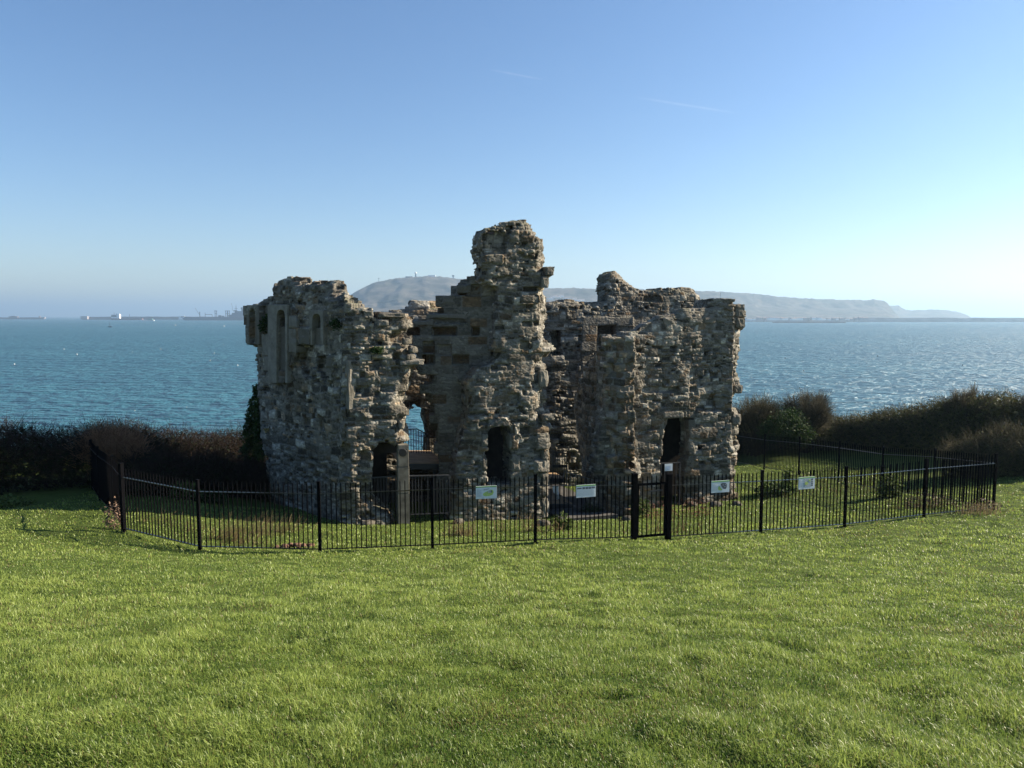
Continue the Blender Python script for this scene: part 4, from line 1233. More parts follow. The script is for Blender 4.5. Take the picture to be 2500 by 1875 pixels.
# notice by the doorway
nb = thing('notice', 'small white notice with blue lettering by the dark doorway', 'sign', tuple(fpt(1632, 1149, .38)))
p0, p1 = fpt(1622.5, 1133, .38), fpt(1642, 1149, .38)
MB().box(((p0.x + p1.x) / 2, (p0.y + p1.y) / 2, (p0.z + p1.z) / 2), (abs(p1.x - p0.x), .012, p0.z - p1.z), FA).build('panel', M['white_board'], nb)
mb = MB()
for k in range(4):
    q = fpt(1632.3, 1138.5 + k * 2.6, .370); mb.box(q, (.16 - .03 * (k == 3), .003, .012), FA)
mb.build('lettering', M['blue_print'], nb)
q = fpt(1632, 1149, .40); MB().box((q.x, q.y, q.z - .30), (.04, .04, 1.0), FA).build('stake', M['dark_metal'], nb)

# ------------------------------------------------------------------ shrubs, hedges, plants
def tubes(P, R, sides=3):
    """P (n, m, 3) centre lines, R (n, m) radii -> prisms"""
    n, m = P.shape[:2]
    T = np.gradient(P, axis=1); T /= np.linalg.norm(T, axis=2, keepdims=True) + 1e-9
    ref = np.where(np.abs(T[..., 2:3]) > .9, np.array([1., 0, 0]), np.array([0, 0, 1.]))
    A = np.cross(T, ref); A /= np.linalg.norm(A, axis=2, keepdims=True) + 1e-9
    B = np.cross(T, A)
    ang = np.arange(sides) * 2 * np.pi / sides
    V = P[:, :, None] + R[:, :, None, None] * (A[:, :, None] * np.cos(ang)[:, None] + B[:, :, None] * np.sin(ang)[:, None])
    i = np.arange(n)[:, None, None] * m * sides + np.arange(m - 1)[None, :, None] * sides
    k = np.arange(sides)[None, None]; k2 = (k + 1) % sides
    F = np.stack([i + k, i + k2, i + sides + k2, i + sides + k], -1).reshape(-1, 4)
    return V.reshape(-1, 3), F

def twig_part(name, parent, starts, dirs, lens, r0, tint0, tint1, rng, bend=.5, steps=4, mat='twig', gravity=0.0):
    n = len(starts)
    P = np.zeros((n, steps + 1, 3)); P[:, 0] = starts
    d = dirs / (np.linalg.norm(dirs, axis=1, keepdims=True) + 1e-9)
    for s in range(steps):
        d = d + rng.normal(0, bend / steps ** .5 * .6, (n, 3)); d[:, 2] -= gravity
        d /= np.linalg.norm(d, axis=1, keepdims=True)
        P[:, s + 1] = P[:, s] + d * (lens / steps)[:, None]
    R = r0[:, None] * np.linspace(1, .35, steps + 1)[None]
    V, F = tubes(P, R)
    t = np.clip(rng.normal(.5, .28, n), 0, 1)[:, None]
    c = np.array(tint0) * (1 - t) + np.array(tint1) * t
    return mesh_np(name, V, [F], M[mat], parent, {'tint': np.repeat(c, (steps + 1) * 3, 0)}), P

def leaf_part(name, parent, pos, size, tint0, tint1, rng, up=.3, mat='leaf', aspect=.6):
    n = len(pos)
    nrm = rng.normal(0, 1, (n, 3)); nrm[:, 2] = np.abs(nrm[:, 2]) + up
    nrm /= np.linalg.norm(nrm, axis=1, keepdims=True)
    a = np.cross(nrm, rng.normal(0, 1, (n, 3))); a /= np.linalg.norm(a, axis=1, keepdims=True)
    b = np.cross(nrm, a)
    s = size * rng.uniform(.6, 1.35, n)[:, None]
    V = np.stack([pos - a * s, pos + b * s * aspect + nrm * s * .15, pos + a * s, pos - b * s * aspect + nrm * s * .15], 1)
    F = np.arange(n)[:, None] * 4 + np.arange(4)[None]
    t = np.clip(rng.normal(.5, .28, n), 0, 1)[:, None]
    c = np.array(tint0) * (1 - t) + np.array(tint1) * t
    return mesh_np(name, V.reshape(-1, 3), [F], M[mat], parent, {'tint': np.repeat(c, 4, 0)})

def path_samples(path, n, rng):
    """path rows: x, y, half width, top height (world) -> random positions; returns pos, top, lift fraction"""
    P = np.array(path); L = np.r_[0, np.cumsum(np.linalg.norm(np.diff(P[:, :2], axis=0), axis=1))]
    s = rng.uniform(0, L[-1], n)
    g = lambda k: np.interp(s, L, P[:, k])
    x, y, hw, top = g(0), g(1), g(2), g(3)
    th = rng.uniform(0, 2 * np.pi, n); rr = np.sqrt(rng.uniform(0, 1, n))
    x = x + np.cos(th) * rr * hw; y = y + np.sin(th) * rr * hw
    top = top + .30 * vnoise(x * .9, y * .9, 61) * 1.4 + .35 * vnoise(x * 2.6, y * 2.6, 62) - rr ** 3 * .45
    return x, y, top, rr

def hedge(name, label, cat, path, n_tw, n_lf, seed, twc, lfc, tip=.28, leaf=.035, tw_r=.007, low=.0, group=None):
    rng = np.random.default_rng(seed)
    root = thing(name, label, cat, (path[0][0], path[0][1], gz(path[0][0], path[0][1])), group)
    x, y, top, rr = path_samples(path, n_tw, rng)
    g = ground_z(x, y, False)
    f = rng.uniform(low, 1, n_tw) ** .7
    z = g + (top - g) * f
    d = np.c_[rng.normal(0, 1, n_tw), rng.normal(0, 1, n_tw), rng.uniform(.1, 1.6, n_tw)]
    ln = rng.uniform(.35, .9, n_tw) * np.where(f > .85, tip * 1.5, 1.0)
    twig_part('twigs', root, np.c_[x, y, z], d, ln, rng.uniform(.5, 1.2, n_tw) * tw_r, twc[0], twc[1], rng, bend=.7)
    if n_lf:
        x, y, top, rr = path_samples(path, n_lf, rng)
        g = ground_z(x, y, False)
        f = rng.uniform(low, 1, n_lf) ** .8
        leaf_part('leaves', root, np.c_[x, y, g + (top - g) * f], leaf, lfc[0], lfc[1], rng)
        nb = n_lf // 3                          # older, larger leaves inside
        x, y, top, rr = path_samples([(a, b, c * .8, d - .22) for a, b, c, d in path], nb, rng)
        g = ground_z(x, y, False)
        leaf_part('inner_leaves', root, np.c_[x, y, g + (top - g) * rng.uniform(0, 1, nb)], .10, lfc[0], lfc[1], rng)
    return root

def zt(px, py, Y): return at(px, py, Y).z
BR0, BR1 = (.016, .012, .010), (.050, .036, .028)
hedge('bramble_hedge', 'dark tangled bramble hedge along the cliff edge left of the ruin', 'hedge',
      [(-26, 18.5, 1.3, zt(0, 1030, 18.5)), (-17.0, 20.4, 1.2, zt(0, 1032, 20.4)), (-14.2, 22.2, 1.1, zt(60, 1030, 22.2)), (-12.4, 24.4, 1.1, zt(300, 1046, 24.4)), (-10.9, 26.4, 1.0, zt(450, 1050, 26.4)), (-9.2, 29.2, 1.0, zt(610, 1060, 29.2))],
      30000, 26000, 101, (BR0, BR1), ((.010, .016, .007), (.028, .034, .013)))
hedge('sun_tinted_bramble', 'russet brown clump of dry bramble stems with sunlight put into their colour, on top of the dark hedge', 'bramble bush',
      [(-13.05, 23.0, .5, zt(235, 1062, 23)), (-12.3, 23.0, .6, zt(275, 1050, 23.0)), (-11.7, 23.0, .5, zt(340, 1074, 23.0))], 3000, 0, 102, ((.16, .085, .05), (.36, .21, .12)), None, tip=.3, tw_r=.008, low=.5)  # russet stems tinted far paler than the hedge to stand for sun
hedge('bramble_thicket', 'dark bramble thicket between the railing and the left wing of the ruin', 'bushes',
      [(-11.2, 22.2, .8, zt(380, 1120, 22.2)), (-9.8, 23.8, .8, zt(500, 1105, 23.8)), (-8.6, 24.6, .7, zt(590, 1110, 24.6)), (-7.6, 24.4, .5, zt(640, 1130, 24.4))],
      9000, 9000, 103, (BR0, BR1), ((.010, .018, .006), (.03, .045, .014)))
GR0, GR1 = (.038, .034, .021), (.120, .108, .066)
OL = ((.028, .036, .012), (.130, .135, .048))
hp = [(9.6, 37, 1.0, 1730, 1020), (11.4, 35.6, 1.0, 1850, 1012), (13.3, 33.8, 1.1, 1985, 1012), (14.6, 32, 1.2, 2090, 1006), (15.4, 30, 1.2, 2195, 990), (16.2, 28, 1.3, 2320, 972), (17.2, 26.8, 1.3, 2430, 965), (18.6, 25.8, 1.4, 2560, 965)]
KH = [1.0, 1.06, 1.10, 1.13, 1.14, 1.14, 1.12, 1.10]
hedge('mixed_hedge', 'long olive brown hedge on the cliff edge behind the right hand railing', 'hedge',
      [(x * k, y * k, w, zt(px, py, y * k)) for (x, y, w, px, py), k in zip(hp, KH)],
      18000, 60000, 104, (GR0, GR1), OL, leaf=.034)
hedge('bramble_bank', 'lower brown bramble bank in front of the hedge at the far corner of the railing', 'bushes',
      [(15.2, 25.6, .6, zt(2330, 1080, 25.6)), (16.2, 25.0, .8, zt(2450, 1050, 25.0)), (17.6, 24.6, .8, zt(2520, 1050, 24.6)), (19.5, 25.2, .8, zt(2600, 1050, 25.2))],
      9000, 9000, 105, (GR0, GR1), OL)

def dome_shrub(name, label, x, y, rx, top, seed, n=900, leafy=0, tints=(GR0, GR1), spiky=.0, cat='shrub', lt=OL):
    """many-stemmed bare shrub: limbs fan out from the foot, each ending in sprays of fine twigs"""
    rng = np.random.default_rng(seed)
    g = gz(x, y)
    root = thing(name, label, cat, (x, y, g))
    H = top - g
    nl = 34
    az = rng.uniform(0, 2 * np.pi, nl); el = np.arccos(rng.uniform(.25, 1, nl))
    tipx = np.sin(el) * np.cos(az) * rx * .72; tipy = np.sin(el) * np.sin(az) * rx * .72; tipz = H * (.42 + .36 * np.cos(el)) * rng.uniform(.85, 1.1, nl)
    tip_ = np.c_[tipx, tipy, tipz]
    st = np.c_[rng.normal(0, .15, nl), rng.normal(0, .15, nl), np.full(nl, -.1)]
    tt = np.linspace(0, 1, 6)[None, :, None]
    P = st[:, None] * (1 - tt) + tip_[:, None] * tt + np.array([0, 0, 1.]) * (np.sin(tt * np.pi) * .12 * H) + rng.normal(0, .05, (nl, 6, 3)) * tt
    V, F = tubes(P + np.array([x, y, g]), np.linspace(.045, .014, 6)[None] * rng.uniform(.7, 1.2, (nl, 1)), 5)
    mesh_np('limbs', V, [F], M['twig'], root, {'tint': np.repeat(np.full((nl, 3), 1.0) * np.array(tints[0]), 30, 0)})
    for lvl, (cnt, rr_, ln0, ln1) in enumerate(((n, .010, .20, .36), (n * 6, .0065, .10, .24))):
        i = rng.integers(0, nl, cnt); f = rng.uniform(.45, 1, cnt) if lvl == 0 else rng.uniform(.55, 1.0, cnt)
        seg = f * 5; k = np.minimum(seg.astype(int), 4); fr = (seg - k)[:, None]
        p = P[i, k] * (1 - fr) + P[i, k + 1] * fr
        out = p / np.array([rx, rx, H]); out[:, 2] += .25 - .3 * (lvl == 0)
        out /= np.linalg.norm(out, axis=1, keepdims=True) + 1e-9
        d = out + rng.normal(0, .6, (cnt, 3)) * (1 - spiky) + np.array([0, 0, .12 + spiky])
        if lvl == 1: p = p + d / np.linalg.norm(d, axis=1, keepdims=True) * rng.uniform(.05, .34, cnt)[:, None] * rx
        twig_part('twigs' if lvl else 'branches', root, p + np.array([x, y, g]), d, rng.uniform(ln0, ln1, cnt) * rx * (1 + .5 * spiky), rng.uniform(.7, 1.2, cnt) * rr_, tints[0], tints[1], rng, bend=.35)
    if leafy:
        a = rng.normal(0, 1, (leafy, 3)); a /= np.linalg.norm(a, axis=1, keepdims=True); a[:, 2] = np.abs(a[:, 2])
        r = rng.uniform(.45, 1, leafy)[:, None] ** .5
        leaf_part('leaves', root, np.array([x, y, g + H * .05]) + a * r * np.array([rx * .95, rx * .95, H * .8]), .032, lt[0], lt[1], rng)
    return root
dome_shrub('bare_shrub', 'round bare grey shrub rising above the hedge nearest the ruin', 11.7, 35.9, 1.75, zt(1862, 946, 35.9), 111, 900, 2500)
dome_shrub('bare_shrub', 'darker domed shrub of fine upright twigs behind the back railing', 14.0, 35.8, 1.6, zt(1970, 942, 35.8), 112, 1100, 2500, tints=((.038, .034, .023), (.135, .122, .08)))
dome_shrub('spiky_shrub', 'tall spiky olive shrub standing above the hedge towards the far corner', 18.9, 31.0, 1.45, zt(2395, 936, 31.0), 113, 700, 5000, spiky=.6)
dome_shrub('bare_tree', 'bare twiggy young tree at the edge of the lawn, above the hedge', 20.6, 28.5, 1.4, zt(2520, 910, 28.5), 114, 500, 0, tints=((.03, .024, .02), (.09, .07, .055)), spiky=.3, cat='tree')
# ivy bush under the domed shrub and ivy on the wall
def leaf_blob(name, label, cat, blobs, n, size, tints, seed, stems=True):
    rng = np.random.default_rng(seed)
    c0 = blobs[0]
    root = thing(name, label, cat, (c0[0], c0[1], c0[2]))
    B = np.array(blobs)
    w = B[:, 3] * B[:, 4] * B[:, 5]; i = rng.choice(len(B), n, p=w ** .7 / (w ** .7).sum())
    a = rng.normal(0, 1, (n, 3)); a /= np.linalg.norm(a, axis=1, keepdims=True)
    r = rng.uniform(.25, 1, n)[:, None] ** .45 * (1 + .18 * rng.normal(0, 1, (n, 1)))
    p = B[i, :3] + a * r * B[i, 3:6]
    leaf_part('leaves', root, p, size, tints[0], tints[1], rng)
    return root
GRN = ((.012, .026, .007), (.040, .075, .018))
q = at(1925, 1035, 34.0); leaf_blob('ivy_bush', 'dark green ivy bush below the domed shrub behind the back railing', 'bush', [(q.x, q.y, q.z, .75, .6, .75), (q.x - .7, q.y + .3, q.z - .4, .6, .5, .6), (q.x + .6, q.y, q.z - .5, .6, .5, .55)], 3800, .05, GRN, 121)
le = LEFT_END
def iv(px, py, rx, rz, dy=0.0):
    Y = le[1] + .35 + dy; p = at(px, py, Y); return (p.x, p.y, p.z, rx, .35, rz)
leaf_blob('wall_ivy', 'dark green ivy climbing the outer end of the left wing', 'ivy', [iv(628, 955, .10, .22), iv(622, 985, .16, .3), iv(616, 1020, .22, .35), iv(612, 1060, .28, .4), iv(610, 1105, .30, .45), iv(616, 1150, .32, .5), iv(634, 1010, .10, .5, -.55), iv(636, 1085, .14, .6, -.55), iv(632, 1050, .12, .4, -.4)], 4600, .055, GRN, 122)
def on_side(px, py, out=.12):
    U = (CORNER - LEFT_END) / np.linalg.norm(CORNER - LEFT_END)
    u, z = on_plane(px, py, LEFT_END, U); p = LEFT_END + U * u + np.array([U[1], -U[0]]) * out
    return p[0], p[1], z
leaf_blob('wall_plant', 'dark green tuft growing between the first two niches of the left wing', 'plant', [(*on_side(657, 796), .22, .15, .28), (*on_side(664, 782), .16, .12, .2)], 420, .045, GRN, 123, False)
leaf_blob('wall_plant', 'small green tuft growing beside the last niche of the left wing', 'plant', [(*on_side(828, 792), .16, .1, .16)], 220, .04, GRN, 124, False)
q = fpt(920, 855, -.62); leaf_blob('wall_plant', 'small green tuft on a broken ledge near the lit stones of the left wing', 'plant', [(q.x, q.y, q.z, .20, .1, .10)], 200, .035, GRN, 125, False)
# yellow flowering scrap on the left wall
q = on_side(658, 1050, .1); leaf_blob('yellow_lichen_plant', 'small yellow plant on the foot of the left wing wall', 'plant', [(*q, .12, .06, .08)], 90, .03, ((.22, .17, .06), (.40, .32, .12)), 126, False)

def grass_tuft(label, px, py, n, h, spread, seed, lean=(0.5, 0), tints=((.16, .12, .06), (.38, .29, .16)), group=None):
    """tall dry stems; the foot stands where the photograph shows it"""
    rng = np.random.default_rng(seed)
    p = ground_hit(px, py)
    root = thing('grass_tuft', label, 'grass tuft', tuple(p), group)
    x = p.x + rng.normal(0, spread, n); y = p.y + rng.normal(0, spread * .6, n)
    z = ground_z(x, y) - .02
    d = np.c_[rng.normal(lean[0], .32, n), rng.normal(lean[1], .3, n), rng.uniform(.8, 1.4, n)]
    twig_part('leaves', root, np.c_[x, y, z], d, rng.uniform(.5, 1.15, n) * h, rng.uniform(.6, 1.2, n) * .0065, tints[0], tints[1], rng, bend=.22, mat='leaf', gravity=.05)
    return root
grp = 'tall dry grass tufts inside the railing'
for k, (px, py, n, h, sp, lb) in enumerate([(560, 1318, 120, .60, .26, 'large pale dry grass tuft leaning right, third railing panel from the corner'), (628, 1306, 80, .58, .24, 'pale dry grass tuft leaning right beside the largest tuft'), (690, 1300, 70, .50, .25, 'thin dry grass tuft just left of a railing post in the shade edge'),
        (600, 1330, 70, .28, .3, 'low straw coloured grass tuft close behind the railing'), (420, 1283, 26, .42, .3, 'thin dry grass tuft behind the second railing panel from the corner'), (352, 1275, 22, .40, .25, 'small dry grass tuft behind the first railing panel'), (470, 1300, 30, .36, .25, 'dry grass tuft beside the post where the railing turns level'),
        (1285, 1300, 30, .55, .12, 'few tall dry stems before the foot of the tower'), (1215, 1300, 24, .60, .10, 'thin dry stems below the tower window'), (1130, 1308, 110, .42, .22, 'spiky straw tuft left of the tower window'), (1345, 1300, 40, .45, .2, 'dry stems below the right corner of the tower'),
        (1640, 1300, 60, .5, .5, 'reddish dry stems before the right wing'), (2010, 1210, 55, .32, .9, 'low brown heathy tuft in the enclosure right of the ruin'), (2090, 1190, 55, .32, .9, 'low brown tuft farther back beside the back railing'), (1960, 1180, 50, .35, .8, 'brown tuft behind the grey map board'), (2235, 1240, 90, .30, .45, 'brown tuft near the front railing at the far end'), (2390, 1258, 110, .34, .3, 'straw tuft at the foot of the far corner post')]):
    tn = ((.10, .055, .035), (.24, .14, .09)) if px in (1640, 2010, 2090, 1960, 2235) else ((.16, .12, .06), (.38, .29, .16))
    grass_tuft(lb, px, py, n, h, sp, 200 + k, (.55, 0) if px < 700 else (.05, 0), tn, grp)

def small_plant(name, label, px, py, r, h, n, size, tints, seed, cat='plant', stems=True):
    p = ground_hit(px, py)
    return leaf_blob(name, label, cat, [(p.x, p.y, p.z + h * .45, r, r * .8, h * .55), (p.x + r * .5, p.y, p.z + h * .3, r * .7, r * .6, h * .35), (p.x - r * .6, p.y, p.z + h * .3, r * .6, r * .6, h * .35)], n, size, tints, seed, stems)
LG = ((.035, .060, .014), (.12, .16, .045))
small_plant('leafy_plant', 'bright green leafy plant at the right foot of the tower', 1372, 1296, .27, .5, 420, .045, LG, 141)
small_plant('leafy_plant', 'dark green plant in the gap beside the ramp railing', 1440, 1258, .35, .38, 420, .04, GRN, 142)
small_plant('leafy_plant', 'pale ivy clump at the foot of the buttress behind the gate', 1566, 1262, .30, .62, 420, .045, LG, 143)
small_plant('leafy_plant', 'green leafy plant standing in the enclosure near the back railing', 2172, 1215, .32, .85, 480, .06, LG, 144)
small_plant('leafy_plant', 'spreading dark green plant between the ruin and the grey map board', 1895, 1208, .65, .42, 600, .06, GRN, 145)
small_plant('leafy_plant', 'taller sunlit stalk behind the spreading dark plant', 1922, 1190, .14, .7, 160, .06, LG, 146)
small_plant('leafy_plant', 'sunlit leafy plant in the shaded grass behind the second railing post', 452, 1222, .42, .55, 460, .06, LG, 147)
small_plant('leafy_plant', 'green plant in the deep shade further right behind the railing', 515, 1228, .45, .4, 420, .06, GRN, 148)
small_plant('leafy_plant', 'bright green tuft of leaves at the foot of the bramble hedge', 20, 1236, .55, .26, 460, .05, LG, 149)
small_plant('dry_bramble', 'dry pinkish bramble sprig against the corner post', 280, 1292, .22, .75, 340, .028, ((.14, .09, .06), (.32, .22, .16)), 150)
small_plant('dry_bramble', 'reddish leafless bramble before the right wing wall', 1610, 1262, .5, .55, 380, .026, ((.12, .05, .035), (.26, .13, .09)), 151)
small_plant('dry_bramble', 'reddish bramble below the round drawing board', 1700, 1262, .45, .6, 380, .026, ((.12, .05, .035), (.26, .13, .09)), 152)
small_plant('dry_bramble', 'brown bramble sprigs at the foot of the far corner post', 2400, 1248, .4, .35, 320, .03, ((.08, .06, .04), (.22, .17, .11)), 153)
small_plant('dry_bramble', 'low brown bramble among the grass near the front railing end', 2270, 1238, .6, .4, 420, .03, ((.07, .05, .035), (.18, .13, .09)), 154)

# fallen stones along the foot of the walls
def fallen(px, py, r, label, seed):
    rng = np.random.default_rng(seed); p = ground_hit(px, py)
    bm = bmesh.new(); bmesh.ops.create_icosphere(bm, subdivisions=2, radius=1.0)
    for v in bm.verts:
        c = v.co; k = 1 + .28 * float(vnoise(c.x * 1.7 + seed, c.y * 1.7 + c.z * 2.1, seed))
        m = max(abs(c.x), abs(c.y), abs(c.z))
        q = c / (m ** .6) * k
        v.co = Vector((q.x * r * 1.35, q.y * r, q.z * r * .75))
    me = bpy.data.meshes.new('fallen_stone'); bm.to_mesh(me); bm.free()
    me.materials.append(M['loose_stone'])
    o = bpy.data.objects.new('fallen_stone', me); COL.objects.link(o)
    o.location = (p.x, p.y, p.z + r * .3); o.rotation_euler = (rng.uniform(-.2, .2), rng.uniform(-.2, .2), rng.uniform(0, 6))
    return tag(o, label, 'stone', 'fallen stones at the foot of the walls')
M['loose_stone'] = simple('loose_stone', (.11, .10, .08), .95, .4, 7.0, .1)
for k, (px, py, r) in enumerate([(1690, 1236, .13), (1716, 1228, .10), (1748, 1238, .15), (1800, 1232, .14), (1530, 1268, .12), (1325, 1280, .16), (1120, 1278, .12), (900, 1282, .14), (932, 1276, .17)]):
    fallen(px, py, r, 'grey fallen stone lying in the grass at the foot of the ruin walls', 300 + k)

# loose earth heaps by the railing
def heap(px, py, w, h, label, seed):
    rng = np.random.default_rng(seed); p = ground_hit(px, py); mb = MB()
    for k in range(26):
        r = rng.uniform(.03, .085) * (h / .16); a = rng.uniform(0, 6.28); q = math.sqrt(rng.uniform(0, 1))
        x, y = p.x + math.cos(a) * q * w, p.y + math.sin(a) * q * w * .5
        mb.lathe((x, y, gz(x, y) - .02 + (1 - q) * h * .5), [(r * .5, 0), (r, r * .5), (r * .8, r * 1.1), (r * .2, r * 1.4)], 6, (rng.normal(0, .4), rng.normal(0, .4), 1))
    o = mb.build('earth_heap', simple('bare_earth', (.13, .075, .05), .95, .4, 9.0) if 'earth' not in M else M['earth'])
    return tag(o, label, 'earth heap')
M['earth'] = simple('bare_earth', (.13, .075, .05), .95, .4, 9.0)
heap(718, 1338, .45, .14, 'low heap of reddish bare earth against the foot of the railing', 5)

# ------------------------------------------------------------------ ships, breakwaters, buoys, harbour
def far_line(pts_px, row, D, height, name, label, mat, thick=12.0, cat='breakwater'):
    """long low wall standing in the sea: columns of the photograph at one distance"""
    p = at(pts_px[0], row, D)
    root = thing(name, label, cat, (p.x, p.y, 0))
    mb = MB()
    a = at(pts_px[0], row, D); b = at(pts_px[1], row, D)
    V = []
    prof = [(-thick * .5, -3), (-thick * .32, height * .72), (-thick * .18, height * .74), (-thick * .18, height), (thick * .3, height), (thick * .5, -3)]
    n = 24
    rng = random.Random(int(pts_px[0]))
    for i in range(n + 1):
        x = a.x + (b.x - a.x) * i / n; k = 1 + rng.uniform(-.07, .07)
        for dy, z in prof: V.append((x, D + dy, z * (k if z > 0 else 1)))
    m = len(prof); F = []
    for i in range(n):
        for j in range(m - 1): F.append((i * m + j, (i + 1) * m + j, (i + 1) * m + j + 1, i * m + j + 1))
    F += [tuple(range(m)), tuple(n * m + j for j in range(m))[::-1]]
    mb.add(V, F); mb.build('wall', M[mat], root)
    return root
def xat(px, D): return at(px, 771, D).x
w1 = far_line((-60, 108), 778, 4300, 11, 'breakwater', 'low dark breakwater arm at the far left with a small fort', 'sea_wall')
MB().box((xat(33, 4290), 4290, 13.5), (48, 14, 7)).box((xat(33, 4290), 4290, 18), (20, 10, 3)).build('fort', M['sea_wall'], w1)
MB().lathe((xat(97, 4290), 4290, 10), [(6, 0), (5, 5), (3, 8), (1, 10)], 10).build('beacon', M['sea_wall'], w1)
MB().box((xat(107, 4290), 4290, 8.5), (14, 12, 8)).build('pierhead', M['sea_wall_pale'], w1)
w2 = far_line((201, 640), 778, 3900, 15.5, 'breakwater', 'long purple brown breakwater behind the moored ships', 'sea_wall')
MB().box((xat(207, 3890), 3890, 10), (34, 20, 16)).build('pierhead', M['sea_wall_pale'], w2)
MB().box((xat(443, 3880), 3880, 10), (26, 14, 17), 0, .8).build('hut', M['house_white'], w2)
far_line((1800, 2620), 783, 2500, 13.0, 'breakwater', 'long grey pink harbour wall across the water at the right', 'sea_wall_pale', 16)
far_line((1886, 2064), 788, 2120, 3.4, 'jetty', 'dark low jetty in front of the harbour buildings', 'sea_wall', 8, 'jetty')

def hull(mb, x0, x1, y, w, h, sheer=.25, rake=.06):
    """hull with pointed bow at x0 and square stern at x1"""
    L = x1 - x0; V = []; F = []
    n = 14
    for i in range(n + 1):
        t = i / n; ww = w * min(1, (max(t, .012) * 5) ** .6) * (1 - .2 * max(0, t - .85) / .15)
        top = h * (1 + sheer * max(0, 1 - t * 4))
        xt = x0 + L * t; xb = x0 + L * (t * (1 - rake) + rake)
        V += [(xb, y - ww * .36, -2), (xt, y - ww / 2, top), (xt, y + ww / 2, top), (xb, y + ww * .36, -2)]
    for i in range(n):
        a = i * 4; b = a + 4
        F += [(a, b, b + 1, a + 1), (a + 1, b + 1, b + 2, a + 2), (a + 2, b + 2, b + 3, a + 3), (a + 3, b + 3, b, a)]
    F += [(0, 1, 2, 3), tuple(n * 4 + k for k in (3, 2, 1, 0))]
    mb.add(V, F); return mb
D = 3400.0
u = D / FPX                      # metres per photograph pixel at the ships
X = lambda px: xat(px, D)
sp = thing('naval_ship', 'grey naval supply ship with masts and derricks moored off the ruin', 'ship', (X(500), D, 0))
hull(MB(), X(441), X(610), D, 26, 14).build('hull', M['ship_grey'], sp)
mb = MB(); mb.box((X(583), D, 19), (46 * u, 20, 12)); mb.box((X(584), D, 29), (34 * u, 18, 9), 0, .9); mb.box((X(586), D, 37), (24 * u, 16, 8), 0, .85); mb.box((X(575), D, 42), (8 * u, 10, 5))
mb.build('superstructure', M['ship_grey'], sp)
MB().lathe((X(592), D, 40), [(4, 0), (4, 8), (6.5, 11), (6.5, 15), (3, 18)], 12).build('radome', M['ship_grey'], sp)
MB().lathe((X(603), D, 38), [(3.5, 0), (3.5, 7), (5.5, 9), (5.5, 13), (2, 16)], 12).build('radome', M['ship_grey'], sp)
MB().bar((X(577), D, 38), (X(577), D, 62), 2.2).bar((X(573), D, 52), (X(581), D, 52), 1.4).bar((X(577), D, 60), (X(577), D, 70), 1.0).build('mast', M['ship_grey'], sp)
MB().bar((X(568), D, 60), (X(566), D, 76), 1.0).bar((X(568), D, 42), (X(568), D, 62), 1.0).build('mast', M['ship_grey'], sp)
for px in (527, 553, 558):
    MB().bar((X(px) - 3, D, 12), (X(px) - 3, D, 43), 2.2).bar((X(px) + 4, D, 12), (X(px) + 4, D, 43), 2.2).bar((X(px) - 6, D, 42), (X(px) + 7, D, 42), 2.4).bar((X(px) - 5, D, 30), (X(px) + 6, D, 30), 1.8).build('derrick', M['ship_grey'], sp)
MB().bar((X(488), D, 12), (X(488), D, 38), 3).bar((X(488), D, 22), (X(477), D, 55), 1.3).build('crane', M['ship_grey'], sp)
MB().bar((X(501), D, 26), (X(518), D, 26), 2.2).bar((X(501), D, 12), (X(501), D, 34), 1.8).bar((X(518), D, 12), (X(518), D, 26), 1.8).build('gantry', M['ship_grey'], sp)
MB().box((X(537), D, 17), (12 * u * .6, 12, 10), 0, .8).box((X(545), D, 16), (5 * u, 10, 8)).build('deck_house', M['ship_grey'], sp)
MB().box((X(449), D - 1, 15), (9 * u * .6, 10, 7), 0, .6).build('foredeck_house', M['ship_white'], sp)
D = 3650.0; u = D / FPX
sp = thing('cargo_ship', 'low red hulled cargo ship with a white bridge before the breakwater', 'ship', (X(300), D, 0))
hull(MB(), X(268), X(348), D, 20, 7.5).build('hull', M['ship_red'], sp)
MB().box((X(282), D, 16), (18 * u, 14, 18), 0, .96).build('superstructure', M['ship_grey'], sp)
MB().box((X(290), D - .5, 18), (6.5 * u, 15.5, 22)).box((X(283), D - .4, 11), (20 * u, 15, 5)).build('bridge', M['ship_white'], sp)
for px_, z0_, z1_ in ((279, 24, 36), (284, 24, 32), (316, 6, 28)): MB().bar((X(px_), D, z0_), (X(px_), D, z1_), 1.5).build('mast', M['ship_grey'], sp)
D = 3000.0; u = D / FPX
sp = thing('workboat', 'small white and green workboat between the two ships', 'boat', (X(360), D, 0))
hull(MB(), X(344), X(376), D, 9, 3.6).build('hull', M['ship_white'], sp)
MB().box((X(367), D, 5.5), (12 * u, 6, 6.5), 0, .9).build('cabin', M['ship_green'], sp)
D = 1250.0
p = on_sea(268, 799)
D = p.y; u = D / FPX
sp = thing('sailing_boat', 'tiny dark moored boat with a bare mast in the open bay', 'boat', (p.x, p.y, 0))
hull(MB(), p.x - 4 * u, p.x + 5 * u, p.y, 2.6, 1.4).build('hull', M['buoy_dark'], sp)
MB().bar((p.x, p.y, 1), (p.x - .3, p.y, 14 * u), .28).build('mast', M['ship_grey'], sp)

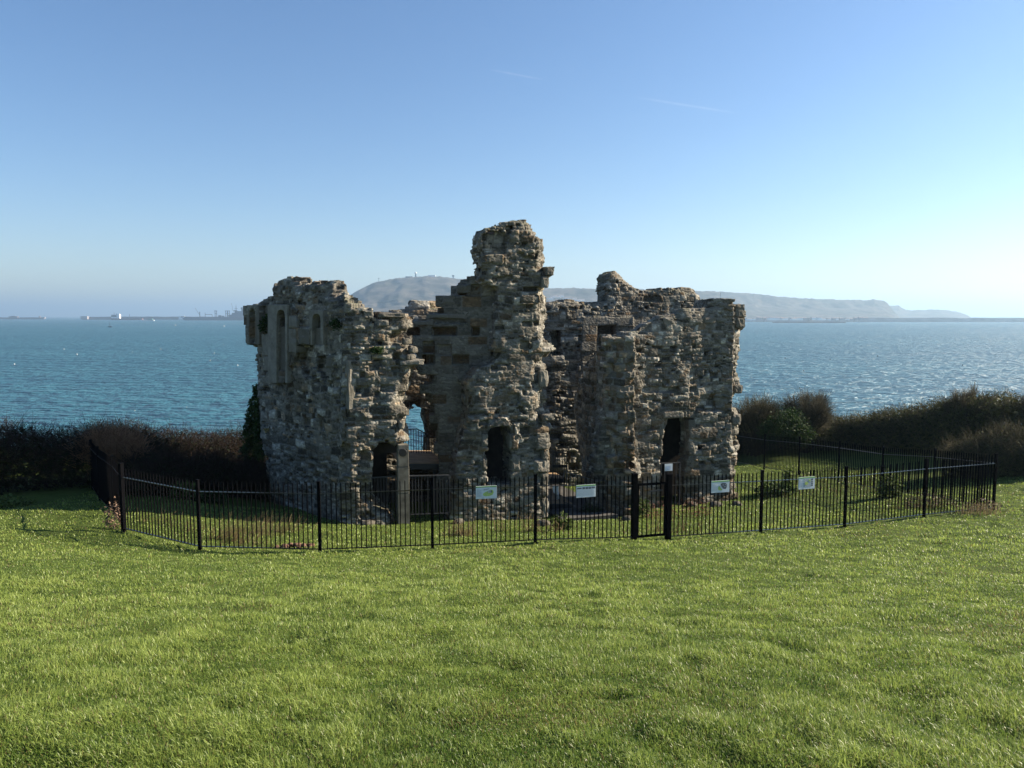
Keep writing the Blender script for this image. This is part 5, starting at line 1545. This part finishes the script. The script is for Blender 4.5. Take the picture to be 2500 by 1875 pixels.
def buoy(px, py, r_px, mat, label, grp):
    p = on_sea(px, py); r = .72 * r_px * p.y / FPX
    mb = MB().lathe((p.x, p.y, -.3 * r), [(r * .45, 0), (r * .9, r * .35), (r, r * .9), (r * .8, r * 1.5), (r * .35, r * 1.85), (r * .12, r * 2.0), (r * .12, r * 2.35)], 14)
    return tag(mb.build('buoy', M[mat], smooth=True), label, 'buoy', grp)
for px, py, r in [(35, 890, 2.1), (156, 853, 1.5), (188, 866, 2.0), (392, 853, 1.7), (323, 860, 1.2), (428, 795, 1.8), (547, 797, 1.9), (523, 863, 1.5), (513, 881, 1.7), (580, 893, 2.1), (546, 842, 1.2), (329, 1003, 1.6), (455, 995, 1.3),
                  (1975, 805, 1.1), (1835, 923, 1.3), (2173, 938, 1.6)]:
    buoy(px, py, r, 'buoy_white', 'small white mooring buoy floating in the bay', 'white mooring buoys')
for px, py, r in [(1917, 875, 1.7), (2027, 878, 1.5), (2143, 870, 2.1), (1962, 906, 1.7), (2165, 885, 1.5), (2350, 892, 1.7), (408, 780, 1.2)]:
    buoy(px, py, r, 'buoy_dark', 'small dark mooring buoy floating in the bay', 'dark mooring buoys')

rng = random.Random(4)
def house(px, D, z, w, h, d, label, grp, roof=True, mat='house_white'):
    x = xat(px, D)
    root = thing('far_building', label, 'building', (x, D, z), grp)
    MB().box((x, D, z + h / 2), (w, d, h)).build('wall', M[mat], root)
    if roof:
        MB().add([(x - w / 2 - .4, D - d / 2 - .4, z + h + .01), (x + w / 2 + .4, D - d / 2 - .4, z + h + .01), (x + w / 2 + .4, D + d / 2 + .4, z + h + .01), (x - w / 2 - .4, D + d / 2 + .4, z + h + .01), (x - w / 2, D, z + h + d * .28), (x + w / 2, D, z + h + d * .28)],
                 [(0, 1, 5, 4), (2, 3, 4, 5), (1, 2, 5), (3, 0, 4), (3, 2, 1, 0)]).build('roof', M['house_roof'], root)
    return root
# harbour sheds and white houses by the shore on the right
for k in range(26):
    px = 1832 + k * 11.2 + rng.uniform(-4, 4)
    house(px, 2430 + rng.uniform(-60, 60), 6, rng.uniform(10, 24), rng.uniform(4, 9), rng.uniform(8, 12), 'small pale building on the harbour shore below the cliffs', 'harbour buildings below the cliffs', True, 'house_white' if rng.random() < .5 else 'sea_wall_pale')
def hill_at(px, py):
    dg = bpy.context.evaluated_depsgraph_get()
    best = None
    d = Vector(ray(px, py)).normalized()
    for o in bpy.data.objects:
        if o.name.startswith('hills'):
            ok, loc, nrm, fi = o.ray_cast(Vector((0, 0, CAMZ)), d)
            if ok and (best is None or loc.length < best.length): best = loc.copy()
    return best
for px, py in [(1349, 727), (1356, 726), (1363, 727), (1370, 725), (1380, 729), (1386, 730), (1343, 731), (1394, 733), (1402, 732), (1410, 736), (1360, 735), (1420, 734)]:
    q = hill_at(px, py)
    if q: house(px, q.y, q.z - 2, rng.uniform(12, 22), rng.uniform(5, 8), 10, 'small white house on the hillside right of the tower', 'white houses on the hillside')
# on the ridge: radar tower, citadel blocks, masts
q = hill_at(1020, 682); ry = q.y if q else 3250
ry = 3290.0
def ridge_z(py): return at(1000, py, ry).z
r0 = thing('radar_tower', 'white radar globe on a short tower on the hilltop', 'tower', (xat(1016, ry), ry, ridge_z(678)))
MB().box((xat(1016, ry), ry, ridge_z(673)), (6, 6, ridge_z(666) - ridge_z(680)), 0, .7).build('tower_base', M['ship_grey'], r0)
MB().lathe((xat(1016, ry), ry, ridge_z(669.5)), [(1, 0), (4.5, 2), (5.5, 5), (4.5, 8), (1, 10)], 14).build('globe', M['house_white'], r0)
house(1055, ry, ridge_z(677), 32, 9, 14, 'flat roofed block on the highest part of the hill', 'hilltop buildings', False)
house(1000, ry, ridge_z(679), 30, 7, 14, 'long low block on the hilltop left of the radar tower', 'hilltop buildings', False, 'sea_wall')
house(1030, ry, ridge_z(679), 22, 6, 14, 'low block on the hilltop right of the radar tower', 'hilltop buildings', False, 'sea_wall')
r1 = thing('water_tower', 'small grey tower with a wide head near the right end of the hilltop', 'tower', (xat(1107, ry), ry, ridge_z(682)))
MB().bar((xat(1107, ry), ry, ridge_z(684)), (xat(1107, ry), ry, ridge_z(673)), 4).build('shaft', M['ship_grey'], r1)
MB().box((xat(1107, ry), ry, ridge_z(673.5)), (9, 9, 6)).build('head', M['ship_grey'], r1)
for px, py in ((926, 680), (1456, 698)):
    tag(MB().bar((xat(px, ry), ry, ridge_z(py + 8)), (xat(px, ry), ry, ridge_z(py - 2)), 1.6).bar((xat(px, ry) - 4, ry, ridge_z(py)), (xat(px, ry) + 4, ry, ridge_z(py)), 1.2).build('radio_mast', M['ship_grey']), 'thin radio mast on the left slope of the hilltop' if px < 1000 else 'thin radio mast on the ridge between tower and right wing', 'mast')
